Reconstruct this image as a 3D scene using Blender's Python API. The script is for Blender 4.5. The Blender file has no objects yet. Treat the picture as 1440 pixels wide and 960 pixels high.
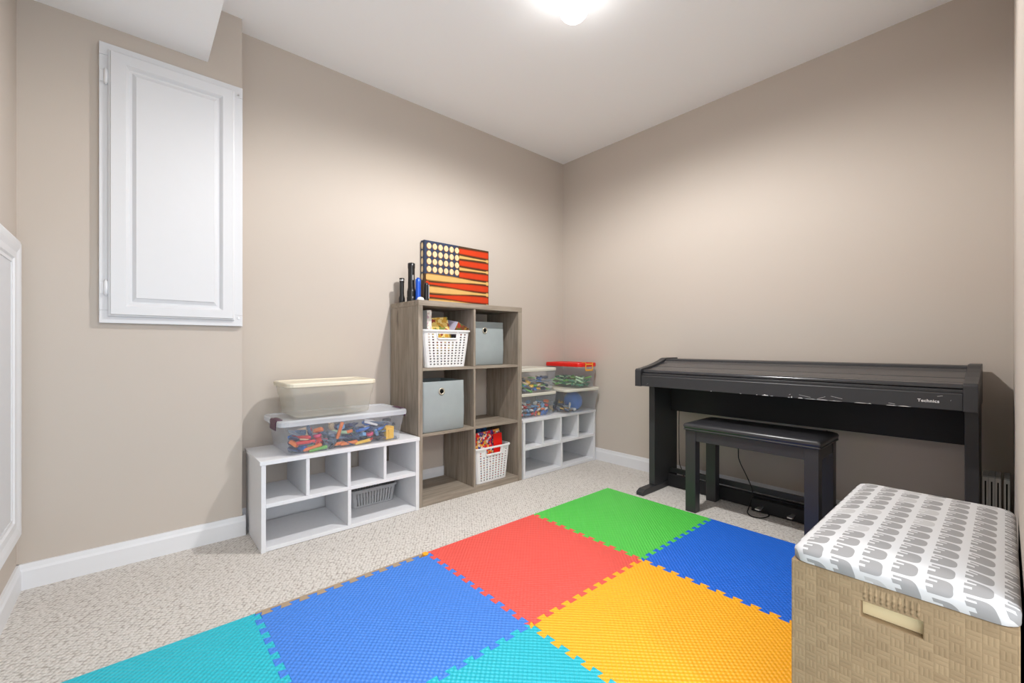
import bpy, bmesh, math, random
from mathutils import Vector, Matrix

SC = bpy.context.scene
COL = SC.collection
PI = math.pi
random.seed(7)

# ------------------------------------------------------------------ materials
def srgb(r, g, b):
    def f(c):
        c /= 255.0
        return c / 12.92 if c <= 0.04045 else ((c + 0.055) / 1.055) ** 2.4
    return (f(r), f(g), f(b), 1.0)

class N:
    """tiny helper round one node tree"""
    def __init__(self, name):
        self.m = bpy.data.materials.new(name)
        self.m.use_nodes = True
        self.t = self.m.node_tree
        self.t.nodes.clear()
        self.out = self.t.nodes.new('ShaderNodeOutputMaterial')
    def n(self, kind, **kw):
        nd = self.t.nodes.new(kind)
        for k, v in kw.items():
            setattr(nd, k, v)
        return nd
    def l(self, a, b):
        self.t.links.new(a, b)
    def put(self, sock, v):
        if isinstance(v, bpy.types.NodeSocket):
            self.l(v, sock)
        else:
            sock.default_value = v
    def math(self, op, a, b=None, c=None):
        nd = self.n('ShaderNodeMath', operation=op)
        self.put(nd.inputs[0], a)
        if b is not None: self.put(nd.inputs[1], b)
        if c is not None: self.put(nd.inputs[2], c)
        return nd.outputs[0]
    def mix(self, fac, a, b):
        nd = self.n('ShaderNodeMix', data_type='RGBA')
        self.put(nd.inputs[0], fac); self.put(nd.inputs[6], a); self.put(nd.inputs[7], b)
        return nd.outputs[2]
    def obj(self):
        return self.n('ShaderNodeTexCoord').outputs['Object']
    def mapping(self, vec, scale=(1, 1, 1), rot=(0, 0, 0), loc=(0, 0, 0)):
        nd = self.n('ShaderNodeMapping')
        self.l(vec, nd.inputs[0])
        nd.inputs['Scale'].default_value = scale
        nd.inputs['Rotation'].default_value = rot
        nd.inputs['Location'].default_value = loc
        return nd.outputs[0]
    def noise(self, vec, scale, detail=3, rough=0.5):
        nd = self.n('ShaderNodeTexNoise')
        self.l(vec, nd.inputs['Vector'])
        nd.inputs['Scale'].default_value = scale
        nd.inputs['Detail'].default_value = detail
        nd.inputs['Roughness'].default_value = rough
        return nd.outputs['Fac']
    def ramp(self, fac, stops):
        nd = self.n('ShaderNodeValToRGB')
        self.l(fac, nd.inputs[0])
        el = nd.color_ramp.elements
        while len(el) < len(stops): el.new(0.5)
        for e, (p, c) in zip(el, stops):
            e.position = p; e.color = c
        return nd.outputs[0]
    def bump(self, h, strength=0.3, dist=0.002):
        nd = self.n('ShaderNodeBump')
        nd.inputs['Strength'].default_value = strength
        nd.inputs['Distance'].default_value = dist
        self.l(h, nd.inputs['Height'])
        return nd.outputs[0]
    def bsdf(self, color, rough=0.5, spec=0.5, metal=0.0, normal=None, coat=0.0):
        b = self.n('ShaderNodeBsdfPrincipled')
        self.put(b.inputs['Base Color'], color)
        self.put(b.inputs['Roughness'], rough)
        b.inputs['Specular IOR Level'].default_value = spec
        b.inputs['Metallic'].default_value = metal
        b.inputs['Coat Weight'].default_value = coat
        if normal is not None: self.l(normal, b.inputs['Normal'])
        return b.outputs[0]
    def done(self, sh):
        self.l(sh, self.out.inputs[0])
        return self.m

def plain(name, rgb, rough=0.5, spec=0.5, metal=0.0, var=0.04, scale=30.0, bump=0.0, coat=0.0):
    n = N(name)
    o = n.obj()
    f = n.noise(o, scale, 3)
    c = srgb(*rgb)
    lo = tuple(x * (1 - var) for x in c[:3]) + (1,)
    hi = tuple(min(1, x * (1 + var)) for x in c[:3]) + (1,)
    col = n.mix(f, lo, hi)
    nm = n.bump(n.noise(o, scale * 6, 2), bump, 0.001) if bump else None
    return n.done(n.bsdf(col, rough, spec, metal, nm, coat))

def wall_mat():
    n = N('wall_paint')
    o = n.obj()
    f = n.noise(o, 2.0, 3)
    col = n.mix(f, srgb(193, 183, 173), srgb(196, 186, 176))
    nm = n.bump(n.noise(o, 260, 2), 0.12, 0.0008)
    return n.done(n.bsdf(col, 0.75, 0.25, 0, nm))

def ceiling_mat():
    n = N('ceiling_paint')
    o = n.obj()
    nm = n.bump(n.noise(o, 200, 2), 0.08, 0.0008)
    return n.done(n.bsdf(srgb(249, 250, 252), 0.85, 0.2, 0, nm))

def carpet_mat():
    n = N('carpet_loops')
    o = n.obj()
    mp = n.mapping(o, (1, 1, 0.02), (0, 0, 0.6))
    vo = n.n('ShaderNodeTexVoronoi', feature='F1')
    n.l(mp, vo.inputs['Vector'])
    vo.inputs['Scale'].default_value = 82
    vo.inputs['Randomness'].default_value = 0.45
    d = vo.outputs['Distance']
    fl = n.noise(o, 160, 3, 0.7)
    big = n.noise(o, 3.0, 2)
    base = n.mix(n.ramp(fl, [(0.36, (0, 0, 0, 1)), (0.62, (1, 1, 1, 1))]), srgb(198, 192, 185), srgb(224, 220, 215))
    base = n.mix(n.math('MULTIPLY', big, 0.25), base, srgb(205, 200, 194))
    gap = n.ramp(d, [(0.46, (0, 0, 0, 1)), (0.78, (1, 1, 1, 1))])
    base = n.mix(n.math('MULTIPLY', gap, 0.75), base, srgb(142, 133, 124))
    h = n.math('SUBTRACT', 1.0, d)
    nm = n.bump(h, 0.7, 0.005)
    return n.done(n.bsdf(base, 0.95, 0.1, 0, nm))

def foam_mat(name, rgb):
    n = N(name)
    o = n.obj()
    mp = n.mapping(o, (1, 1, 1), (0, 0, PI / 4))
    sx = n.n('ShaderNodeSeparateXYZ'); n.l(mp, sx.inputs[0])
    k = 2 * PI / 0.0125
    a = n.math('SINE', n.math('MULTIPLY', sx.outputs[0], k))
    b = n.math('SINE', n.math('MULTIPLY', sx.outputs[1], k))
    h = n.math('MULTIPLY_ADD', a, 0.5, n.math('MULTIPLY', b, 0.5))
    f = n.noise(o, 5, 4)
    c = srgb(*rgb)
    col = n.mix(n.math('MULTIPLY', f, 0.5), c, tuple(min(1, x * 1.08 + 0.012) for x in c[:3]) + (1,))
    return n.done(n.bsdf(col, 0.45, 0.4, 0, n.bump(h, 0.55, 0.0022)))

def wood_mat(name, axis):
    n = N(name)
    o = n.obj()
    st = {'z': (1, 1, 0.07), 'y': (1, 0.07, 1), 'x': (0.07, 1, 1)}[axis]
    mp = n.mapping(o, st)
    f1 = n.noise(mp, 55, 6, 0.65)
    f2 = n.noise(mp, 9, 4, 0.6)
    f3 = n.noise(n.mapping(o, tuple(max(0.3, s) for s in st)), 14, 2)
    col = n.ramp(f1, [(0.25, srgb(106, 96, 85)), (0.5, srgb(154, 143, 129)), (0.78, srgb(182, 172, 158))])
    col = n.mix(n.math('MULTIPLY', f2, 0.5), col, srgb(124, 111, 98))
    knots = n.ramp(f3, [(0.22, (1, 1, 1, 1)), (0.30, (0, 0, 0, 1))])
    col = n.mix(n.math('MULTIPLY', knots, 0.5), col, srgb(66, 55, 46))
    return n.done(n.bsdf(col, 0.6, 0.35, 0, n.bump(f1, 0.12, 0.001)))

def clear_mat(name, tint, body, fac):
    """thin clear plastic: mostly see-through with a milky body and a gloss"""
    n = N(name)
    tr = n.n('ShaderNodeBsdfTransparent'); tr.inputs[0].default_value = tint
    o = n.obj()
    f = n.noise(o, 6, 2)
    b = n.bsdf(n.mix(f, srgb(*body), srgb(*[min(255, x + 8) for x in body])), 0.18, 0.5)
    lw = n.n('ShaderNodeLayerWeight'); lw.inputs[0].default_value = 0.35
    k = n.math('MULTIPLY_ADD', n.math('POWER', lw.outputs['Facing'], 2.0), 0.30, fac)
    mx = n.n('ShaderNodeMixShader')
    n.l(k, mx.inputs[0]); n.l(tr.outputs[0], mx.inputs[1]); n.l(b, mx.inputs[2])
    return n.done(mx.outputs[0])

def print_mat(name, base, cols, scale=40):
    """printed cover: patches of colour"""
    n = N(name)
    o = n.obj()
    vo = n.n('ShaderNodeTexVoronoi', feature='F1'); nz = n.n('ShaderNodeTexNoise'); n.l(o, nz.inputs['Vector']); nz.inputs['Scale'].default_value = 60
    vm = n.n('ShaderNodeVectorMath', operation='MULTIPLY_ADD'); n.l(nz.outputs['Color'], vm.inputs[0]); vm.inputs[1].default_value = (0.03, 0.03, 0.03); n.l(o, vm.inputs[2])
    n.l(vm.outputs[0], vo.inputs['Vector'])
    vo.inputs['Scale'].default_value = scale
    sp = n.n('ShaderNodeSeparateColor'); n.l(vo.outputs['Color'], sp.inputs[0])
    stops = [(0.0, srgb(*base))] + [((i + 1.0) / (len(cols) + 1), srgb(*c)) for i, c in enumerate(cols)]
    nd = n.n('ShaderNodeValToRGB'); nd.color_ramp.interpolation = 'CONSTANT'
    el = nd.color_ramp.elements
    while len(el) < len(stops): el.new(0.5)
    for e, (p, c) in zip(el, stops): e.position = p; e.color = c
    n.l(sp.outputs[0], nd.inputs[0])
    return n.done(n.bsdf(nd.outputs[0], 0.4, 0.5))

def elephant_mat():
    """white cloth printed with rows of grey elephants (object coordinates, metres)"""
    n = N('elephant_cloth')
    o = n.obj()
    s = n.n('ShaderNodeSeparateXYZ'); n.l(o, s.inputs[0])
    cx, cy = 0.0475, 0.0490
    drop = n.math('MINIMUM', n.math('SUBTRACT', s.outputs[2], 0.462), 0.0)
    gx = n.math('DIVIDE', n.math('ADD', n.math('MULTIPLY_ADD', drop, 0.35, s.outputs[0]), 5 * cx + 0.006), cx)
    col_i = n.math('FLOOR', gx)
    gy = n.math('DIVIDE', n.math('ADD', n.math('ADD', s.outputs[1], drop), 10 * cy + 0.004), cy)
    gy = n.math('ADD', gy, n.math('MULTIPLY', col_i, 0.5))
    row_i = n.math('FLOOR', gy)
    u = n.math('SUBTRACT', n.math('FRACT', gx), 0.5)
    v = n.math('SUBTRACT', n.math('FRACT', gy), 0.5)
    av = n.math('ABSOLUTE', v)
    # rounded back towards +u
    uu = n.math('DIVIDE', n.math('MAXIMUM', n.math('SUBTRACT', u, 0.08), 0.0), 0.30)
    vv = n.math('DIVIDE', av, 0.43)
    r2 = n.math('ADD', n.math('POWER', uu, 2.2), n.math('POWER', vv, 3.0))
    body = n.math('MULTIPLY', n.math('LESS_THAN', r2, 1.0), n.math('GREATER_THAN', u, -0.37))
    # gap between the legs, and the slot between trunk and front leg
    g1 = n.math('MULTIPLY', n.math('LESS_THAN', n.math('ABSOLUTE', n.math('ADD', v, 0.06)), 0.075), n.math('LESS_THAN', u, -0.16))
    g2 = n.math('MULTIPLY', n.math('LESS_THAN', n.math('ABSOLUTE', n.math('SUBTRACT', v, 0.25)), 0.05), n.math('LESS_THAN', u, -0.06))
    # trunk is shorter than the legs on its outer side
    g3 = n.math('MULTIPLY', n.math('GREATER_THAN', v, 0.28), n.math('LESS_THAN', u, -0.30))
    hole = n.math('MAXIMUM', n.math('MAXIMUM', g1, g2), g3)
    shape = n.math('MULTIPLY', body, n.math('SUBTRACT', 1.0, hole))
    cid = n.n('ShaderNodeCombineXYZ'); n.l(col_i, cid.inputs[0]); n.l(row_i, cid.inputs[1])
    wn = n.n('ShaderNodeTexWhiteNoise', noise_dimensions='2D'); n.l(cid.outputs[0], wn.inputs['Vector'])
    pale = n.math('LESS_THAN', wn.outputs['Value'], 0.13)
    grey = n.mix(pale, srgb(150, 149, 149), srgb(184, 183, 183))
    c = n.mix(shape, srgb(204, 204, 205), grey)
    nm = n.bump(n.noise(o, 900, 1), 0.1, 0.0005)
    return n.done(n.bsdf(c, 0.8, 0.2, 0, nm))

def weave_mat():
    n = N('woven_paper_cord')
    o = n.obj()
    s = n.n('ShaderNodeSeparateXYZ'); n.l(o, s.inputs[0])
    c = n.n('ShaderNodeCombineXYZ')
    n.l(n.math('ADD', s.outputs[0], s.outputs[1]), c.inputs[0]); n.l(s.outputs[2], c.inputs[1])
    su, sv = 0.0195, 0.0160
    uu = n.math('DIVIDE', n.math('ADD', s.outputs[0], n.math('ADD', s.outputs[1], 3.0)), su)
    vv = n.math('DIVIDE', n.math('ADD', s.outputs[2], 3.0), sv)
    fu, fv = n.math('FLOOR', uu), n.math('FLOOR', vv)
    par = n.math('FLOORED_MODULO', n.math('ADD', fu, n.math('MULTIPLY', fv, 1.0)), 2.0)
    hu, hv = n.math('FRACT', uu), n.math('FRACT', vv)
    # strands: two level ones in even cells, three upright ones in odd cells
    ph = n.math('FRACT', n.math('MULTIPLY', hv, 2.0))
    pv = n.math('FRACT', n.math('MULTIPLY', hu, 3.0))
    sh = n.math('SINE', n.math('MULTIPLY', ph, PI))
    sw = n.math('SINE', n.math('MULTIPLY', pv, PI))
    ch = n.math('SINE', n.math('MULTIPLY', hu, PI))
    cv = n.math('SINE', n.math('MULTIPLY', hv, PI))
    hh = n.math('MULTIPLY', n.math('POWER', sh, 0.5), n.math('POWER', ch, 0.35))
    hw = n.math('MULTIPLY', n.math('POWER', sw, 0.5), n.math('POWER', cv, 0.35))
    h = n.math('ADD', n.math('MULTIPLY', hh, n.math('SUBTRACT', 1.0, par)), n.math('MULTIPLY', hw, n.math('MULTIPLY', par, 0.9)))
    cid = n.n('ShaderNodeCombineXYZ'); n.l(fu, cid.inputs[0]); n.l(fv, cid.inputs[1])
    wn = n.n('ShaderNodeTexWhiteNoise', noise_dimensions='2D'); n.l(cid.outputs[0], wn.inputs['Vector'])
    grain = n.noise(n.mapping(o, (1, 1, 5)), 130, 3)
    col = n.mix(wn.outputs['Value'], srgb(150, 129, 100), srgb(165, 143, 112))
    col = n.mix(n.math('MULTIPLY', grain, 0.4), col, srgb(132, 110, 84))
    return n.done(n.bsdf(col, 0.75, 0.25, 0, n.bump(h, 0.45, 0.0018)))

def emit(name, rgb, strength):
    n = N(name)
    e = n.n('ShaderNodeEmission'); e.inputs[0].default_value = srgb(*rgb); e.inputs[1].default_value = strength
    return n.done(e.outputs[0])

M = {
    'wall': wall_mat(), 'ceiling': ceiling_mat(), 'carpet': carpet_mat(),
    'trim': plain('trim_gloss_white', (224, 225, 228), 0.4, 0.4, var=0.01),
    'door': plain('painted_door_white', (214, 215, 218), 0.45, 0.4, var=0.01),
    'wood_z': wood_mat('grey_oak_upright', 'z'), 'wood_y': wood_mat('grey_oak_level', 'y'),
    'lam': plain('white_laminate', (222, 223, 226), 0.5, 0.4, var=0.04, scale=60),
    'black': plain('black_satin_board', (52, 52, 54), 0.40, 0.45, var=0.12, scale=14),
    'black_gloss': plain('black_gloss_lid', (54, 54, 57), 0.22, 0.6, var=0.1, scale=10),
    'black_matt': plain('black_matt_board', (30, 30, 32), 0.6, 0.3, var=0.1),
    'vinyl': plain('black_vinyl', (50, 50, 53), 0.3, 0.6, var=0.15, scale=12, bump=0.15),
    'rubber': plain('black_rubber', (20, 20, 21), 0.55, 0.3),
    'metal': plain('brushed_metal', (205, 205, 205), 0.3, 0.5, 0.9),
    'chip': plain('bare_chip_white', (225, 225, 222), 0.7, 0.2),
    'letter': plain('silver_lettering', (235, 235, 235), 0.5, 0.3),
    'white_pl': plain('white_basket_plastic', (226, 226, 226), 0.45, 0.4, var=0.01),
    'grey_pl': plain('grey_basket_plastic', (166, 167, 169), 0.45, 0.4, var=0.02),
    'felt': plain('grey_blue_fabric', (156, 164, 165), 0.9, 0.1, var=0.06, scale=18, bump=0.2),
    'grommet': plain('pale_grommet', (196, 190, 174), 0.35, 0.5, 0.6),
    'dark': plain('dark_hole', (18, 18, 18), 0.8, 0.1),
    'clear': clear_mat('clear_plastic', (0.985, 0.99, 1.0, 1), (235, 240, 246), 0.06),
    'clear_lid': clear_mat('frosted_lid_plastic', (0.95, 0.97, 1.0, 1), (236, 239, 244), 0.40),
    'clear_milky': clear_mat('milky_plastic', (0.98, 0.975, 0.96, 1), (232, 230, 222), 0.17),
    'cream_lid': plain('cream_lid_plastic', (222, 214, 194), 0.45, 0.4, var=0.02),
    'grey_lid': plain('grey_lid_plastic', (205, 202, 190), 0.45, 0.4, var=0.02),
    'red_lid': plain('red_lid_plastic', (222, 30, 22), 0.35, 0.5, var=0.03),
    'yellow_pl': plain('yellow_latch_plastic', (246, 176, 58), 0.4, 0.5),
    'purple': plain('purple_latch_plastic', (78, 36, 66), 0.4, 0.5),
    'elephant': elephant_mat(), 'weave': weave_mat(),
    'kraft': plain('pale_board_lining', (225, 208, 168), 0.8, 0.2),
    'flag_navy': plain('print_navy', (46, 58, 84), 0.5, 0.3, var=0.2, scale=25),
    'flag_brown': plain('print_brown', (74, 50, 28), 0.5, 0.3, var=0.3, scale=40),
    'flag_red': plain('print_red', (200, 58, 20), 0.45, 0.3, var=0.12, scale=25),
    'flag_tan': plain('print_tan_bat', (214, 172, 104), 0.5, 0.3, var=0.12, scale=25),
    'flag_ball': plain('print_ball_cream', (232, 210, 168), 0.5, 0.3, var=0.06, scale=50),
    'flag_redge': plain('print_red_edge', (140, 44, 18), 0.5, 0.3, var=0.25, scale=30), 'flag_tedge': plain('print_tan_edge', (156, 108, 52), 0.5, 0.3, var=0.25, scale=30),
    'flag_stitch': plain('print_stitch_red', (198, 120, 70), 0.5, 0.3),
    'torch_black': plain('black_anodised', (32, 32, 33), 0.3, 0.6, 0.3),
    'torch_blue': plain('blue_anodised', (22, 84, 196), 0.3, 0.6, 0.2),
    'puck': plain('white_puck_plastic', (236, 238, 242), 0.4, 0.4),
    'file_grey': plain('pale_grey_board', (186, 188, 190), 0.7, 0.2),
    'file_white': plain('white_board_edge', (226, 226, 224), 0.7, 0.2),
    'globe': emit('lamp_globe_glow', (255, 253, 250), 13.0),
    'foam_green': foam_mat('green_foam', (84, 200, 78)),
    'foam_red': foam_mat('red_foam', (232, 88, 78)),
    'foam_blue': foam_mat('blue_foam', (66, 128, 220)),
    'foam_cobalt': foam_mat('cobalt_foam', (34, 106, 218)),
    'foam_teal': foam_mat('teal_foam', (34, 182, 200)),
    'foam_orange': foam_mat('orange_foam', (252, 176, 34)),
    'foam_tan': plain('tan_foam', (168, 148, 124), 0.7, 0.2, var=0.03),
    'box_white': print_mat('white_game_box', (232, 226, 216), [(232, 226, 216), (214, 196, 190), (240, 236, 228), (190, 160, 170)], 60),
    'box_gold': print_mat('gold_game_box', (206, 158, 60), [(226, 196, 110), (150, 60, 40), (238, 214, 140), (120, 130, 60)], 45),
    'box_brown': print_mat('brown_game_box', (110, 62, 36), [(150, 110, 40), (86, 96, 48), (160, 50, 40), (70, 44, 34)], 55),
    'lavender': plain('lavender_box_side', (196, 194, 222), 0.5, 0.3),
    'maroon': plain('maroon_cover', (132, 26, 44), 0.45, 0.4),
    'comic': print_mat('comic_cover', (226, 36, 28), [(60, 50, 110), (234, 224, 214), (226, 36, 28), (232, 178, 80), (70, 70, 150)], 75),
    'book_blue': print_mat('blue_cover', (30, 80, 150), [(60, 130, 200), (24, 40, 80), (120, 40, 40)], 30),
}

# ------------------------------------------------------------------ geometry helpers
def bm_new():
    return bmesh.new()

def box(bm, x0, x1, y0, y1, z0, z1, mi=0):
    v = [bm.verts.new(p) for p in ((x0, y0, z0), (x1, y0, z0), (x1, y1, z0), (x0, y1, z0), (x0, y0, z1), (x1, y0, z1), (x1, y1, z1), (x0, y1, z1))]
    for q in ((3, 2, 1, 0), (4, 5, 6, 7), (0, 1, 5, 4), (1, 2, 6, 5), (2, 3, 7, 6), (3, 0, 4, 7)):
        f = bm.faces.new([v[i] for i in q]); f.material_index = mi
    return v

def prism(bm, prof, a, b, axis='x', mi=0):
    """profile of 2D points swept along an axis; x: (y,z), y: (x,z), z: (x,y)"""
    def P(p, t):
        return {'x': (t, p[0], p[1]), 'y': (p[0], t, p[1]), 'z': (p[0], p[1], t)}[axis]
    va = [bm.verts.new(P(p, a)) for p in prof]
    vb = [bm.verts.new(P(p, b)) for p in prof]
    n = len(prof)
    fs = [bm.faces.new(va), bm.faces.new(vb[::-1])]
    for i in range(n):
        fs.append(bm.faces.new([va[i], vb[i], vb[(i + 1) % n], va[(i + 1) % n]]))
    for f in fs: f.material_index = mi
    return fs

def lathe(bm, prof, cx=0, cy=0, n=24, mi=0):
    """prof: (radius, z) from bottom to top"""
    rings = []
    for r, z in prof:
        if r < 1e-6:
            rings.append([bm.verts.new((cx, cy, z))])
        else:
            rings.append([bm.verts.new((cx + r * math.cos(2 * PI * i / n), cy + r * math.sin(2 * PI * i / n), z)) for i in range(n)])
    for a, b in zip(rings, rings[1:]):
        for i in range(n):
            j = (i + 1) % n
            if len(a) == 1 and len(b) == 1: continue
            if len(a) == 1: f = bm.faces.new([a[0], b[j], b[i]])
            elif len(b) == 1: f = bm.faces.new([a[i], a[j], b[0]])
            else: f = bm.faces.new([a[i], a[j], b[j], b[i]])
            f.material_index = mi; f.smooth = True
    if len(rings[0]) > 1: bm.faces.new(rings[0][::-1]).material_index = mi
    if len(rings[-1]) > 1: bm.faces.new(rings[-1]).material_index = mi

def tube(bm, pts, r, n=8, steps=6):
    P = [Vector(p) for p in pts]
    Q = []
    for i in range(len(P) - 1):
        p0 = P[max(i - 1, 0)]; p1 = P[i]; p2 = P[i + 1]; p3 = P[min(i + 2, len(P) - 1)]
        for k in range(steps):
            t = k / steps
            Q.append(0.5 * ((2 * p1) + (p2 - p0) * t + (2 * p0 - 5 * p1 + 4 * p2 - p3) * t * t + (3 * p1 - p0 - 3 * p2 + p3) * t ** 3))
    Q.append(P[-1])
    rings = []
    up = Vector((0, 0, 1))
    for i, q in enumerate(Q):
        d = (Q[min(i + 1, len(Q) - 1)] - Q[max(i - 1, 0)]).normalized()
        s = d.cross(up)
        if s.length < 0.05: s = d.cross(Vector((1, 0, 0)))
        s.normalize(); u = s.cross(d).normalized()
        rings.append([bm.verts.new(q + r * (math.cos(2 * PI * k / n) * s + math.sin(2 * PI * k / n) * u)) for k in range(n)])
    for a, b in zip(rings, rings[1:]):
        for k in range(n):
            f = bm.faces.new([a[k], a[(k + 1) % n], b[(k + 1) % n], b[k]]); f.smooth = True
    bm.faces.new(rings[0][::-1]); bm.faces.new(rings[-1])

def rrect(a, b, r, nc=4):
    """rounded rectangle outline, half sizes a, b"""
    pts = []
    for sx, sy, t0 in ((1, 1, 0), (-1, 1, PI / 2), (-1, -1, PI), (1, -1, 1.5 * PI)):
        for k in range(nc + 1):
            t = t0 + k * PI / 2 / nc
            pts.append((sx * (a - r) + r * math.cos(t), sy * (b - r) + r * math.sin(t)))
    return pts

def loft(bm, rings, cap0=True, cap1=True, smooth=False, mi=0):
    """rings: lists of 3D points of equal length"""
    V = [[bm.verts.new(p) for p in r] for r in rings]
    n = len(V[0])
    for a, b in zip(V, V[1:]):
        for i in range(n):
            f = bm.faces.new([a[i], a[(i + 1) % n], b[(i + 1) % n], b[i]]); f.smooth = smooth; f.material_index = mi
    if cap0: bm.faces.new(V[0][::-1]).material_index = mi
    if cap1: bm.faces.new(V[-1]).material_index = mi
    return V

def obj(name, bm, mats, parent=None, off=None, bevel=0.0, seg=2, solid=0.0, smooth=False):
    """links a bmesh as one object; off = world place of the thing it belongs to (mesh written in world coordinates)"""
    if off is not None:
        bmesh.ops.translate(bm, verts=bm.verts, vec=-Vector(off))
    bmesh.ops.recalc_face_normals(bm, faces=bm.faces)
    me = bpy.data.meshes.new(name)
    bm.to_mesh(me); bm.free()
    if smooth:
        for p in me.polygons: p.use_smooth = True
    for m in (mats if isinstance(mats, (list, tuple)) else [mats]):
        me.materials.append(m)
    o = bpy.data.objects.new(name, me)
    COL.objects.link(o)
    if parent is not None: o.parent = parent
    elif off is not None: o.location = off
    if solid:
        md = o.modifiers.new('thickness', 'SOLIDIFY'); md.thickness = solid; md.offset = -1
    if bevel:
        md = o.modifiers.new('soft_edges', 'BEVEL'); md.width = bevel; md.segments = seg; md.limit_method = 'ANGLE'; md.angle_limit = math.radians(40)
    return o

def tag(o, label, cat, group=None, kind=None):
    o['label'] = label; o['category'] = cat
    if group: o['group'] = group
    if kind: o['kind'] = kind
    return o

def thing(name, label, cat, loc, rz=0.0, group=None):
    o = bpy.data.objects.new(name, None)
    o.empty_display_size = 0.05
    COL.objects.link(o)
    o.location = loc; o.rotation_euler = (0, 0, rz)
    return tag(o, label, cat, group)

def copy_tree(o, parent=None):
    c = o.copy(); COL.objects.link(c)
    if parent is not None: c.parent = parent
    for ch in list(o.children): copy_tree(ch, c)
    return c

def struct(name, bm, mats, label, cat, parent=None, bevel=0.0):
    o = obj(name, bm, mats, parent, None, bevel)
    o['kind'] = 'structure'
    if parent is None: tag(o, label, cat)
    return o

# ------------------------------------------------------------------ the room
XA, YB, XD, YC, ZC = -2.474, 2.746, 0.022, -0.319, 2.43     # left wall, back wall, right wall, near wall, ceiling
XBUMP, YBUMP = -2.372, 0.387                                 # boxed-out part of the left wall
YJ0, YJ1, ZH = -0.25, 1.095, 2.1                             # doorway the photograph is taken from

bm = bm_new(); box(bm, XA - 0.12, 2.6, -1.6, YB + 0.12, -0.1, 0.0)
struct('floor', bm, M['carpet'], 'cream looped carpet covering the floor of the room', 'floor')
bm = bm_new(); box(bm, XA - 0.12, XD + 0.12, YC - 0.12, YB + 0.12, ZC, ZC + 0.1)
struct('ceiling', bm, M['ceiling'], 'flat white ceiling above the room', 'ceiling')
bm = bm_new(); box(bm, XBUMP - 0.11, XD + 0.1, YC - 0.02, 0.254, 2.17, ZC + 0.01)
struct('ceiling_soffit', bm, M['ceiling'], 'white boxed soffit dropping from the ceiling at the near left', 'ceiling')
bm = bm_new(); box(bm, XA - 0.1, XA, YC - 0.1, YB + 0.1, 0, ZC)
struct('wall_left', bm, M['wall'], 'beige wall behind the shelves and clear bins', 'wall')
bm = bm_new(); box(bm, XA - 0.02, XBUMP, YC - 0.05, YBUMP, 0, ZC)
struct('wall_column', bm, M['wall'], 'beige boxed-out wall section with the white panelled cabinet', 'wall')
bm = bm_new(); box(bm, XA - 0.1, XD + 0.1, YB, YB + 0.1, 0, ZC)
struct('wall_back', bm, M['wall'], 'beige wall behind the black digital piano', 'wall')
bm = bm_new()
box(bm, XD, XD + 0.1, YJ1, YB + 0.05, 0, ZC)
box(bm, XD, XD + 0.1, YC - 0.05, YJ0, 0, ZC)
box(bm, XD, XD + 0.1, YJ0, YJ1, ZH, ZC)
struct('wall_right', bm, M['wall'], 'beige wall edge at the far right beside the toy chest', 'wall')
bm = bm_new(); box(bm, XA - 0.1, XD + 0.1, YC - 0.1, YC, 0, ZC)
struct('wall_front', bm, M['wall'], 'sliver of beige wall at the far left around the white access door', 'wall')

BT, BH = 0.013, 0.093
def base_prof(s):
    return [(0, 0), (s * BT, 0), (s * BT, BH * 0.72), (s * BT * 0.75, BH * 0.82), (s * BT * 0.55, BH), (0, BH)]
bm = bm_new(); prism(bm, [(XA + a, z) for a, z in base_prof(1)], YBUMP, YB, 'y')
struct('baseboard_left', bm, M['trim'], 'white baseboard running behind the shelf units', 'baseboard')
bm = bm_new()
prism(bm, [(XBUMP + a, z) for a, z in base_prof(1)], YC, YBUMP + BT, 'y')
prism(bm, [(YBUMP + a, z) for a, z in base_prof(1)], XA + BT, XBUMP + BT * 0.5, 'x')
struct('baseboard_column', bm, M['trim'], 'white baseboard under the wall cabinet, ending at the white cubby unit', 'baseboard')
bm = bm_new(); prism(bm, [(YB + a, z) for a, z in base_prof(-1)], XA, XD, 'x')
struct('baseboard_back', bm, M['trim'], 'white baseboard along the wall behind the piano', 'baseboard')
bm = bm_new(); prism(bm, [(YC + a, z) for a, z in base_prof(1)], XBUMP, XD, 'x')
struct('baseboard_front', bm, M['trim'], 'short white baseboard at the far left under the access door', 'baseboard')
bm = bm_new(); prism(bm, [(XD + a * 0.1, z) for a, z in base_prof(-1)], 1.70, YB, 'y')
struct('baseboard_right', bm, M['trim'], 'white baseboard behind the toy chest', 'baseboard')

# access door on the near-left wall: casing and recessed leaf
D = thing('door_1', 'white low access door with moulded casing at the far left edge', 'door', (-1.95, YC, 0.2)); D['kind'] = 'structure'
off = D.location
def casing(bm, x0, x1, z0, z1, w, y0, prof):
    """mitred picture-frame moulding in the plane y = const"""
    def ring(d, h):
        return [(x0 + d, y0 + h, z0 + d), (x1 - d, y0 + h, z0 + d), (x1 - d, y0 + h, z1 - d), (x0 + d, y0 + h, z1 - d)]
    loft(bm, [ring(d * w, h) for d, h in prof], False, False)
bm = bm_new(); casing(bm, -2.334, -1.55, 0.205, 1.265, 0.085, YC, [(0, 0), (0, 0.014), (0.15, 0.019), (0.35, 0.017), (0.55, 0.012), (0.8, 0.011), (0.86, 0.006), (1, 0.006), (1, 0)])
o = obj('casing', bm, M['trim'], D, off)
bm = bm_new(); box(bm, -2.25, -1.634, YC - 0.004, YC + 0.004, 0.289, 1.181)
o = obj('door_leaf', bm, M['door'], D, off)

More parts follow.
